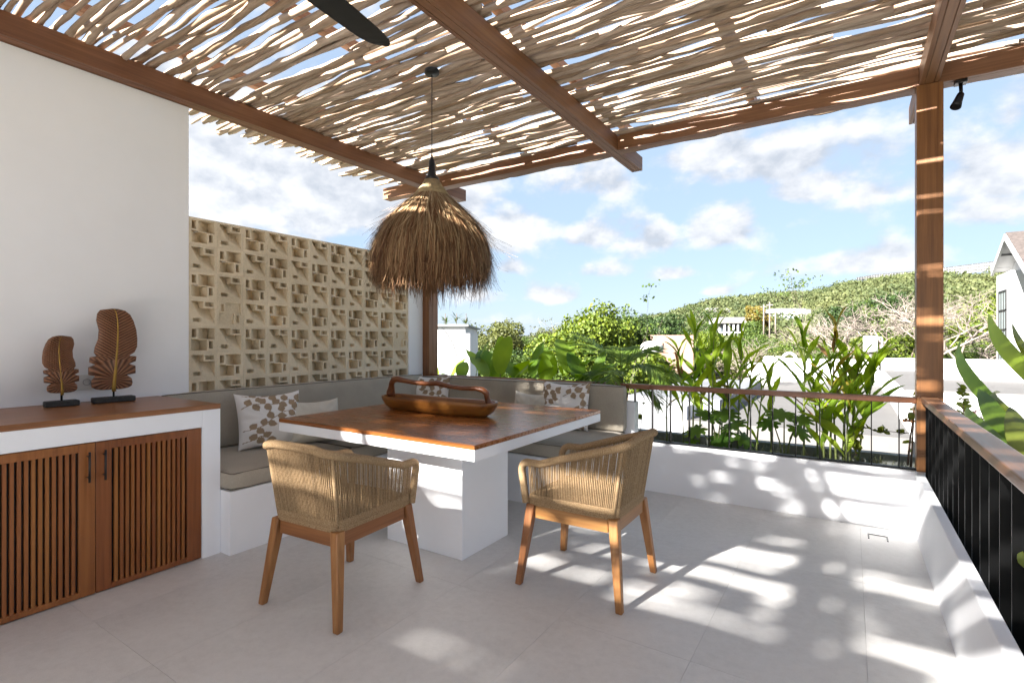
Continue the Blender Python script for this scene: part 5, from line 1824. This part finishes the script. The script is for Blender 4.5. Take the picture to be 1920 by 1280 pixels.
# lone airy tree whose tuft tops stand against the sky
def bare_tree(u, D, vtop, base, label, seed, spread=.9, depth=6, lean=0.0, leaves=None, rad=.18, mat='bare_bark', name='bare_tree', group='bare trees beyond the terrace', kids=(2, 3), first=.34):
    r = random.Random(seed)
    top = CAM_H-(vtop-V0)*D/F_PX
    H_ = top-base
    rad = rad*.62
    root = empty(name, W(u, D, z=base), label=label, cat='tree', group=group)
    tr = MB(); tw = MB(); tips = []
    def grow(p, d, L, rd, lv):
        pts = [p]; q = p.copy(); dd = d.copy()
        for i in range(3):
            dd = (dd+Vector((r.gauss(0, .16), r.gauss(0, .16), r.gauss(.03, .10)))).normalized()
            q = q+dd*L/3; pts.append(q.copy())
        (tr if lv < 2 else tw).tube(pts, [rd, rd*.9, rd*.8, rd*.68], 6 if lv < 2 else (5 if lv < 4 else 3), caps=False)
        if lv >= depth:
            tips.append(q); return
        for k in range(r.randint(*kids)):
            nd = (dd+Vector((r.gauss(0, spread*.62), r.gauss(0, spread*.62), r.uniform(-.18, .38)))).normalized()
            grow(q, nd, L*r.uniform(.62, .86), rd*.64, lv+1)
        if lv > 1 and r.random() < .5:
            nd = (dd+Vector((r.gauss(0, spread), r.gauss(0, spread), r.uniform(-.3, .3)))).normalized()
            grow(pts[2], nd, L*.6, rd*.5, lv+1)
    grow(Vector((0, 0, 0)), Vector((lean, 0, 1)).normalized(), H_*first, rad, 0)
    # scale to the height it has
    zz = max(p[2] for p in tr.v+tw.v)
    f = H_/zz
    fx = f*(1.5 if spread > 1 else 1.0)
    for mbx in (tr, tw): mbx.v = [(p[0]*fx, p[1]*fx, p[2]*f) for p in mbx.v]
    tr.build('trunk', M[mat], root); tag(tw.build('branches', M[mat], root), kind='stuff')
    if leaves:
        rs = np.random.RandomState(seed)
        T = np.array([tuple(t*f) for t in tips])
        sel = T[rs.rand(len(T)) < leaves[1]]
        P = (sel[:, None, :]+rs.normal(size=(len(sel), leaves[2], 3))*leaves[3]*np.array([1, 1, .5])).reshape(-1, 3)
        Nn = rs.normal(size=P.shape); Nn /= np.linalg.norm(Nn, axis=1, keepdims=True)
        V, F_ = leaf_quads(P, Nn, leaves[4], rs)
        link_mesh('crown', np_mesh('crown', V, F_, M[leaves[0]]), root)
    return root
bare_tree(1722, 42, 540, -5, 'big pale bare tree spreading thick crooked branches left of the post', 3, 1.05, 7, -.28, rad=.34, first=.26)
bare_tree(1660, 50, 560, -5, 'bare tree with a haze of fine pale twigs below the long hotel', 5, 1.1, 7, .05, rad=.22, first=.24)
bare_tree(1600, 46, 610, -5, 'low bare tree with crossing pale branches left of the water tank', 8, 1.2, 6, .1, rad=.2, first=.26)
bare_tree(1795, 42, 548, -5, 'pale bare tree with several leaning trunks right of the post', 9, 1.05, 7, .12, rad=.30, first=.26)
bare_tree(1770, 48, 575, -5, 'smaller bare tree half hidden behind the post', 12, 1.0, 6, .1, rad=.22, first=.28)
bare_tree(1845, 52, 560, -5, 'bare tree with fine twigs beside the gabled house', 13, 1.1, 6, .0, rad=.2, first=.28)
bare_tree(1455, 46, 632, -5, 'dry tangled tree with bent twigs above the white roof', 15, 1.3, 6, .1, rad=.16, first=.3)
bare_tree(1392, 50, 640, -5, 'dry twiggy tree left of the roof hoops', 16, 1.3, 5, .1, rad=.14, first=.3)
bare_tree(1492, 62, 513, -5, 'tall thin tree with a few leaf tufts standing out against the sky above the hill', 22, .8, 5, -.05, ('tree_mid', .35, 16, .5, .30), .16, 'bark', 'thin_tree', 'thin trees against the sky', (2, 2), .42)
bare_tree(1045, 70, 592, -5, 'thin bare tree left of the bright tree, tall pale trunk', 24, .8, 5, 0, ('tree_olive', .25, 8, .3, .25), .16, 'bare_bark', 'thin_tree', 'thin trees against the sky', (2, 2), .5)
bare_tree(1290, 84, 572, -5, 'thin pale trunked tree with a small dark top at the left foot of the hill', 25, .7, 5, 0, ('tree_dark', .6, 14, .6, .35), .22, 'bare_bark', 'thin_tree', 'thin trees against the sky', (2, 2), .5)
bare_tree(1165, 30, 552, -5, 'tall thin shoot with leaf tufts rising above the bright tree', 26, .35, 4, 0, ('tree_mid', .6, 14, .22, .20), .06, 'bark', 'thin_tree', 'thin trees against the sky', (1, 2), .55)
bare_tree(975, 66, 603, -5, 'dry branched treetop poking up left of the gap in the tree line', 28, .8, 5, 0, None, .15, 'bark', 'thin_tree', 'thin trees against the sky', (2, 2), .5)

# ---------------------------------------------------------------- the wooded hill
rs = np.random.RandomState(4)
CLEAR = [(1352, 1406, 634, 134), (1333, 1370, 590, 196), (1436, 1552, 600, 158), (1606, 1880, 512, 303), (1541, 1553, 556, 245), (1402, 1412, 584, 205), (1426, 1458, 600, 92)]
def forest(name, n, d0, d1, mat, seed, size, nq, leaf, umin, umax, dens=None):
    rs = np.random.RandomState(seed)
    # a few clump shapes, repeated with turns and scale
    base = []
    for i in range(5):
        L = [(rs.normal()*.35, rs.normal()*.35, .3+rs.uniform(0, .35), rs.uniform(.4, .65), rs.uniform(.4, .65), rs.uniform(.35, .5)) for _ in range(4)]
        P, Nn = crown_points(rs, L, nq, .6)
        keep = P[:, 2] > 0
        base.append(leaf_quads(P[keep], Nn[keep], leaf, rs)[0])
    az = rs.uniform(az_of(umin), az_of(umax), n)
    D = np.sqrt(rs.uniform(d0**2, d1**2, n))
    h_ = np.array([float(hgt(np.array([a]), np.array([d]))[0]) for a, d in zip(az, D)])
    Vs = []
    for i in range(n):
        cw = math.cos(az[i]+YAW)
        uu = 960+F_PX*math.tan(az[i]+YAW) if cw > .2 else -9999
        # clearings around the buildings on the slope
        vt_ = V0-(h_[i]+size*.75-CAM_H)*F_PX/(D[i]*max(cw, .2))
        if any(a-4-size*480/D[i] < uu < b_+4+size*480/D[i] and D[i] < dd and vt_ < vb-1 for a, b_, vb, dd in CLEAR): continue
        b = base[rs.randint(5)]
        t = rs.uniform(0, 6.28); s = size*rs.uniform(.6, 1.35)
        c, q = math.cos(t), math.sin(t)
        X = b[:, 0]*c-b[:, 1]*q; Y = b[:, 0]*q+b[:, 1]*c
        Vs.append(np.stack([X*s+D[i]*math.sin(az[i]), Y*s+D[i]*math.cos(az[i]), b[:, 2]*s*.95+h_[i]-.4], 1))
    V = np.concatenate(Vs)
    F_ = np.arange(len(V)).reshape(-1, 4)
    o = link_mesh(name, np_mesh(name, V, F_, mat))
    return o
tag(forest('hillside_forest', 4600, 95, 305, M['forest'], 1, 3.1, 92, .27, 1120, 2150), 'dense green woodland covering the hill up to the hotel', 'woodland', kind='stuff')
tag(forest('hillside_scrub', 1300, 80, 300, M['forest_y'], 2, 2.6, 84, .26, 1180, 2100), 'patches of yellow green scrub among the trees on the hill', 'scrub', kind='stuff')
tag(forest('valley_trees', 700, 45, 150, M['forest'], 3, 2.6, 130, .20, 760, 1480), 'mass of low trees in the valley below the hill', 'woodland', kind='stuff')

# ---------------------------------------------------------------- buildings
# long hotel along the ridge
ho = empty('ridge_hotel', W(1740, 300, z=36), label='very long low hotel with rows of small balconies along the ridge of the hill', cat='hotel')
HO = ho.location
def ridge_pt(u, v, D=298): return W(u, D, v=v)
fl_ = MB(); pc = MB(); bk = MB(); rf_ = MB()
us = np.linspace(1606, 1880, 92)
def rowv(u, k):   # k 0 roof .. 3 base
    top = np.interp(u, [1606, 1640, 1720, 1862, 1880], [520, 515, 508, 490, 487])
    hh = np.interp(u, [1606, 1640, 1720, 1862], [5, 8, 11, 18])
    return top+hh*k/3
for a, b_ in zip(us, us[1:]):
    for k in range(3):
        p0, p1 = ridge_pt(a, rowv(a, k)), ridge_pt(b_, rowv(b_, k))
        q0, q1 = ridge_pt(a, rowv(a, k+1)), ridge_pt(b_, rowv(b_, k+1))
        off = Vector((.5, .85, 0))*3.0
        th = Vector((0, 0, .45))
        fl_.add([p-HO for p in (p0, p1, p1+off, p0+off, p0-th, p1-th, p1+off-th, p0+off-th)], [(0, 1, 2, 3), (7, 6, 5, 4), (0, 4, 5, 1), (3, 2, 6, 7)])
        m0 = p0.lerp(p1, .12)
        m1 = p0.lerp(p1, .34)
        l0, l1 = q0.lerp(q1, .12), q0.lerp(q1, .34)
        pc.add([p-HO for p in (l0, l1, l1+off*.6, l0+off*.6, m0, m1, m1+off*.6, m0+off*.6)], [(0, 1, 5, 4), (1, 2, 6, 5), (3, 0, 4, 7)])
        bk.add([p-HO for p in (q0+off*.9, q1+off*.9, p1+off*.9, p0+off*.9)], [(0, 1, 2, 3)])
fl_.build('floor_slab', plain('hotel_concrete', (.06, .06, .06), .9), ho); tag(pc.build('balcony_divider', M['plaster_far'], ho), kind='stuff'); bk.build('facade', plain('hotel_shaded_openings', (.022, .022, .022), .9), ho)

def house(name, u0, u1, D, vt, vb, depth, label, cat='house', mat='plaster_far', group=None, windows=(), roof=None, cap=None):
    """box building: front face spans columns u0..u1 at distance D, rows vt..vb"""
    a, b_ = W(u0, D, v=vt), W(u1, D, v=vt)
    zb = CAM_H-(vb-V0)*D/F_PX
    w = (b_-a).length
    ang = math.atan2(b_.y-a.y, b_.x-a.x)
    root = empty(name, (a.x, a.y, zb), label=label, cat=cat, group=group)
    root.rotation_euler = (0, 0, ang)
    Hh = a.z-zb
    MB().box(0, w, 0, depth, 0, Hh).build('wall', M[mat], root, .0)
    if cap: MB().box(-.12, w+.12, -.12, depth+.12, Hh, Hh+cap).build('roof_cap', M['concrete_grey'], root)
    for (fx0, fx1, fz0, fz1, mt) in windows:
        MB().box(w*fx0, w*fx1, -.02, .05, Hh*fz0, Hh*fz1).build('window', M[mt], root)
    if roof == 'gable':
        MB().add([(-.6, -.6, Hh), (w+.6, -.6, Hh), (w+.6, depth+.6, Hh), (-.6, depth+.6, Hh), (-.3, depth/2, Hh+depth*.24), (w+.3, depth/2, Hh+depth*.24)], [(0, 1, 5, 4), (2, 3, 4, 5), (0, 4, 3), (1, 2, 5), (0, 3, 2, 1)]) if False else None
        rb = MB(); rb.add([(-.6, -.6, Hh), (w+.6, -.6, Hh), (w+.6, depth+.6, Hh), (-.6, depth+.6, Hh), (-.3, depth/2, Hh+depth*.24), (w+.3, depth/2, Hh+depth*.24)], [(0, 1, 5, 4), (2, 3, 4, 5), (0, 4, 3), (1, 2, 5), (0, 3, 2, 1)])
        rb.build('roof', M['roof_pale'], root)
    return root, w, Hh
M['roof_pale'] = plain('pale_tiled_roof', (.17, .165, .16), .8, nscale=4, nstr=.15)

# left white building with a grey coping and a lower block
house('white_building', 780, 872, 17, 612, 800, 6, 'white flat roofed building just right of the left post', 'building', cap=.07)
house('white_building', 873, 881, 16.9, 625, 800, 4, 'narrow lower white wall block attached to the white building', 'building')
# small plants on its roof
for k, (u, v) in enumerate(((835, 603), (856, 596), (874, 598))):
    rt = empty('roof_plant', W(u, 18, v=612), label=['tiny plant on the roof edge nearest the left post', 'taller tuft of bamboo like leaves on the white roof', 'small tuft at the right corner of the white roof'][k], cat='plant')
    r = random.Random(k); mb = MB()
    for i in range(26):
        a = r.uniform(0, 6.28); L = r.uniform(.12, .34)*(1.3 if k == 1 else 1)
        z0_ = r.uniform(0, .35 if k == 1 else .2); d = Vector((math.cos(a), math.sin(a), r.uniform(-.2, .9))).normalized()
        w_ = d.cross(Vector((0, 0, 1))).normalized()*.022
        mb.add([Vector((0, 0, z0_)), Vector((0, 0, z0_))+d*L*.5+w_, Vector((0, 0, z0_))+d*L, Vector((0, 0, z0_))+d*L*.5-w_], [(0, 1, 2, 3)])
    mb.build('foliage', M['tree_mid'], rt)
    MB().tube([(0, 0, 0), (0, 0, .45)], .012, 5).build('stem', M['bark'], rt)
cbm = MB().tube([W(828, 16.5, v=614), W(838, 16.5, v=625), W(850, 16.5, v=645), W(858, 16.5, v=672)], .018, 5)
tag(cbm.build('cable', M['black']), 'thin dark cable hanging in a curve over the white building', 'cable')

# peach building
pr_, w_, h_ = house('peach_building', 1192, 1300, 44, 628, 700, 9, 'peach coloured flat roofed building in front of the dark trees', 'building', 'peach')
MB().box(w_*.02, w_*.46, -.12, .0, h_-.95, h_-.62).build('awning', plain('brown_shade_strip', (.32, .2, .15), .8), pr_)
# satellite style dome roof in front of it
dm = MB().lathe([(0, .40), (.3, .37), (.52, .27), (.62, .12), (.65, 0), (.65, -.25), (0, -.25)], 24)
do = dm.build('white_dome', M['tank']); do.location = W(1222, 30, v=652)
tag(do, 'rounded white dome top in front of the peach building', 'dome')

# pavilion with grey roof and white columns
pv = empty('hill_pavilion', W(1378, 130, v=640), label='grey roofed open pavilion on white columns on the slope', cat='building')
sc_ = 130/F_PX
ang = YAW
pv.rotation_euler = (0, 0, ang)
Wd_, Ht_ = 46*sc_, 34*sc_
MB().box(-Wd_*.5-.8, Wd_*.5+.8, -1, 7, Ht_, Ht_+1.5).build('roof', M['roof_pale'], pv)
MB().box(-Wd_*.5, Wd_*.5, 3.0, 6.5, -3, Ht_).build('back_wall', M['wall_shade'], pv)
MB().box(-Wd_*.5, Wd_*.5, -.6, 6.5, -.4, 0.0).build('floor_slab', M['plaster_far'], pv)
MB().box(-Wd_*.5, Wd_*.5, -.6, 6.5, Ht_*.46, Ht_*.46+.35).build('floor_slab', M['plaster_far'], pv)
cm = MB().box(-.16, .16, -.6, -.28, -3, Ht_).mesh('column', M['plaster_far'])
for k in range(6): link_mesh('column', cm, pv, (-Wd_*.5+.3+k*(Wd_-.6)/5, 0, 0))
gl_ = MB()
for k in range(5):
    gl_.box(-Wd_*.5+.8+k*(Wd_-.6)/5, -Wd_*.5+.3+(k+.75)*(Wd_-.6)/5, 2.9, 2.99, Ht_*.52, Ht_*.94)
gl_.build('window', M['glass_dark'], pv)

house('long_low_house', 1333, 1370, 190, 586, 596, 8, 'long low house with a pale roof in the trees above the pavilion', 'house', roof='gable')
house('small_white_house', 1402, 1412, 200, 577, 586, 5, 'tiny white house left of the utility poles', 'house')
house('small_white_house', 1541, 1553, 240, 551, 557, 5, 'tiny pale house high on the ridge slope', 'house')
# terraced villa: stacked white decks
vl = empty('terraced_villa', W(1490, 150, v=603), label='white terraced villa with stepped decks on the slope', cat='villa')
vl.rotation_euler = (0, 0, YAW)
s1 = 150/F_PX
for k, (x0, x1, z0_, z1_, y0_) in enumerate([(-50, 22, 0, 5, 0), (-40, 28, 7, 13, 3), (-14, 42, 17, 27, 6), (-38, -16, 18, 24, 6), (-50, 0, -16, -8, -2)]):
    MB().box(x0*s1, x1*s1, y0_, y0_+6, z0_*s1, z1_*s1).build('deck', M['plaster_far'], vl)
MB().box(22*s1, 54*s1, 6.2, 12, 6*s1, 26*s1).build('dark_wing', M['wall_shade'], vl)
gg = MB()
for k in range(7): gg.box((-36+9*k)*s1, (-31+9*k)*s1, 2.9, 2.98, 8*s1, 12*s1)
gg.build('window', M['glass_dark'], vl)
# utility poles with a cross beam
for (u, vt, vb, lab) in ((1432, 571, 605, 'pale utility pole left of the terraced villa'), (1443, 566, 612, 'taller pale utility pole right beside its twin'), (1454, 582, 603, 'short pale post in front of the terraced villa')):
    up_ = empty('utility_pole', W(u, 90, v=vb), label=lab, cat='pole', group='pale poles on the slope')
    hh = (vb-vt)*90/F_PX
    MB().tube([(0, 0, -2), (0, 0, hh)], [.14, .10], 7).build('shaft', M['bare_bark'], up_)
    MB().box(-.5, .5, -.05, .05, hh*.86, hh*.90).build('cross_arm', M['bare_bark'], up_)

# gabled white house on the right
gh = empty('gabled_house', (7.7, 40.8, -5), label='tall white house with a brown shingle gable roof at the right edge', cat='house')
def zz_(v, D=30.0): return CAM_H-(v-V0)*D/F_PX+5
ez, az_ = zz_(521), zz_(449)
gw = 3.3
MB().box(0, 9, 0, gw, 0, 10.3).build('wall', M['plaster_far'], gh)
tri = MB(); tri.add([(.6, -3.6, 9.9), (.6, 3.4, 10.3), (.6, -.1, 12.1), (.8, -3.6, 9.9), (.8, 3.4, 10.3), (.8, -.1, 12.1)], [(0, 2, 1), (3, 4, 5), (0, 1, 4, 3), (0, 3, 5, 2), (1, 2, 5, 4)])
tri.build('gable', M['plaster_far'], gh)
RY, RZ = -.1, 12.2            # ridge
def slope(ye_, ze, name, mat, x0, x1, th, lift=0.0):
    lo = [(x0, ye_, ze+lift), (x1, ye_, ze+lift), (x1, RY, RZ+lift), (x0, RY, RZ+lift)]
    hi = [(x, y_, z_+th) for x, y_, z_ in lo]
    if ye_ > RY: lo, hi = lo[::-1], hi[::-1]
    return MB().prism(lo, hi).build(name, M[mat], gh)
for (ye_, ze) in ((-4.3, 9.75), (3.3, 10.45)):
    slope(ye_, ze, 'roof', 'shingle', -.2, 10, .10, .20)
    slope(ye_, ze, 'barge_board', 'plaster_far', -.27, -.15, .36, -.14)
    slope(ye_, ze, 'soffit', 'plaster_far', -.12, 10, .04, .10)
for k in range(6):
    t = (k+.5)/6
    yb = RY+(-4.3-RY)*t if k % 2 else RY+(3.9-RY)*t
    zb = RZ+((9.75 if k % 2 else 10.45)-RZ)*t
    MB().box(-.12, .55, yb-.05, yb+.05, zb-.12, zb+.10).build('rafter', M['wall_shade'], gh)
wz0, wz1 = zz_(690, 31), zz_(545, 31)
wf = MB()
y0w, y1w = .75, 2.55
wf.box(-.06, .0, y0w, y0w+.08, wz0, wz1); wf.box(-.06, .0, y1w-.08, y1w, wz0, wz1)
for q in range(5): wf.box(-.06, .0, y0w, y1w, wz0+(wz1-wz0)*q/4-.04, wz0+(wz1-wz0)*q/4+.04)
for q in (1, 2): wf.box(-.055, .0, y0w+(y1w-y0w)*q/3-.03, y0w+(y1w-y0w)*q/3+.03, wz0, wz1)
wo = wf.build('window', M['black'], gh)
MB().box(-.02, -.005, y0w+.05, y1w-.05, wz0+.02, wz1-.02).build('pane', plain('pale_glass', (.35, .42, .42), .1), wo)
house('stone_wall_block', 1848, 1872, 27, 648, 672, .6, 'short grey stone wall piece left of the gabled house', 'wall', 'stone_mix') if 'stone_mix' in M else None

# neighbouring flat roofs, white walls and terraces
def slab(name, x0, x1, y0, y1, z0, z1, label, cat, mat='plaster_far', group=None):
    o = MB().box(x0, x1, y0, y1, z0, z1).build(name, M[mat])
    return tag(o, label, cat, group)
# white lower house right behind the planter: roof surface seen between the bars
slab('neighbour_roof', -9.0, 3.0, 6.2, 13.5, -4.9, -1.15, 'bright white flat roof just below and behind the planter', 'roof', 'roof_white')
slab('neighbour_roof', -5.6, -3.0, 15.0, 23.0, -4.9, -.35, 'white flat roof with low walls behind the palm', 'roof', 'roof_white')
# roof deck with grey screed and white parapets
dk = empty('roof_deck', (-1.0, 22.0, -4.9), label='grey roof deck with white parapet beyond the middle of the handrail', cat='roof')
def dkb(name, x0, x1, y0, y1, z0, z1, mat): MB().box(x0+1, x1+1, y0-22, y1-22, z0+4.9, z1+4.9).build(name, M[mat], dk)
dkb('roof_deck_slab', -3.6, 1.1, 13.9, 30.0, -4.9, -.80, 'roof_grey')
dkb('parapet', -3.6, 1.2, 30.01, 30.3, -4.9, .35, 'plaster_far')
dkb('parapet', -4.0, -3.61, 13.9, 30.3, -4.9, -.45, 'plaster_far')
# white house with the dark recess under its slab, left of the post
wh = empty('white_flat_house', (2.4, 20.0, -4.9), label='white flat roofed house with a dark recess beside the post', cat='house')
def whb(name, x0, x1, y0, y1, z0, z1, mat): MB().box(x0-2.4, x1-2.4, y0-20, y1-20, z0+4.9, z1+4.9).build(name, M[mat], wh)
whb('wall', 1.12, 6.6, 18.0, 30.0, -4.9, -.15, 'plaster_far')
whb('parapet', 1.12, 6.6, 30.01, 30.3, -4.9, .45, 'plaster_far')
whb('roof_surface', 1.3, 6.4, 18.4, 29.8, -.149, -.10, 'roof_grey')
whb('parapet', 2.6, 6.6, 24.0, 24.3, -.10, .55, 'plaster_far')
whb('recess', 1.6, 2.5, 17.93, 17.995, -2.6, -1.4, 'wall_shade')  # flat panel, the shade of the recess put into its grey
whb('ledge', 1.2, 3.4, 17.4, 17.93, -1.4, -1.25, 'plaster_far')
whb('garage_opening', 3.0, 5.2, 17.93, 17.995, -2.9, -1.55, 'wall_shade')  # flat panel coloured like the shade inside the opening
slab('white_boundary_wall', 5.2, 10.0, 14.0, 14.3, -4.9, -.9, 'white boundary wall beyond the pink flowers', 'wall')
slab('white_boundary_wall', 5.4, 12.0, 26.0, 26.3, -4.9, -.35, 'white wall at the foot of the gabled house', 'wall')

# air conditioning units
for k, (u, D, v0_, v1_, wpx, lab) in enumerate(((1448, 27, 668, 722, 24, 'tall white air conditioning unit with a dark side louvre on the roof deck'), (1417, 27, 680, 705, 22, 'smaller white air conditioning unit left of the tall one'), (1424, 24, 700, 735, 20, 'low white box on the roof deck beneath the air conditioning units'))):
    p = W(u, D, v=v1_); s1 = D/F_PX
    ac = empty('air_conditioner', p, label=lab, cat='air conditioner')
    ac.rotation_euler = (0, 0, YAW*.5)
    w2 = wpx*s1*.6; h2 = (v1_-v0_)*s1
    MB().box(-w2, w2, -w2*.7, w2*.7, 0, h2).build('casing', M['tank'], ac, .02)
    lv = MB()
    for q in range(7): lv.box(-w2*.2, w2*.8, -w2*.72, -w2*.70, h2*(.2+.09*q), h2*(.25+.09*q))
    lv.build('louvre', M['wall_shade'], ac)
# white hoops, like the legs of a roof-top pool ladder
for k, (u, D, vt, vb, wpx) in enumerate(((1440, 24, 670, 735, 16), (1480, 24, 662, 715, 26))):
    p = W(u, D, v=vb); s1 = D/F_PX
    hp_ = empty('white_hoop', p, label=['narrow white pipe hoop right of the air conditioner', 'wide white pipe hoop on the roof deck behind the straight ginger cane'][k], cat='pipe', group='white pipe hoops on the roof deck')
    hp_.rotation_euler = (0, 0, YAW)
    hh = (vb-vt)*s1; w2 = wpx*s1/2
    pts = [(-w2, 0, 0), (-w2, 0, hh-w2)]+[(-w2*math.cos(a), 0, hh-w2+w2*math.sin(a)) for a in np.linspace(.3, PI-.3, 8)]+[(w2, 0, hh-w2), (w2, 0, hh*.15), (w2*1.6, 0, 0)]
    MB().tube(pts, .07, 8).build('pipe', M['tank'], hp_)
# water tank on a pole
tk = empty('water_tank', W(1632, 26, v=668), label='white cylindrical water tank on a dark frame in front of the trees', cat='water tank')
s1 = 26/F_PX
MB().lathe([(0, 0), (11*s1, 0), (11.5*s1, 1*s1), (11.5*s1, 28*s1), (9*s1, 29.5*s1), (0, 30*s1)], 28, Matrix.Translation((0, 0, 9*s1))).build('tank', M['tank'], tk)
MB().tube([(0, 0, 9*s1), (0, 0, -1.2)], .05, 6).build('leg', M['concrete_grey'], tk)
MB().tube([(12*s1, 0, 35*s1), (17*s1, 0, 36*s1), (18*s1, 0, 33*s1), (18*s1, 0, -1.2)], .05, 6).build('pipe', M['concrete_grey'], tk)
# fill light comes only from sky and sun; the villa plot around the terrace is pale paving
slab('side_paving', 1.46, 9.0, -12.0, 13.0, -5.2, -4.6, 'pale paving far below beyond the right planter', 'paving', 'roof_grey').__setitem__('kind', 'structure')
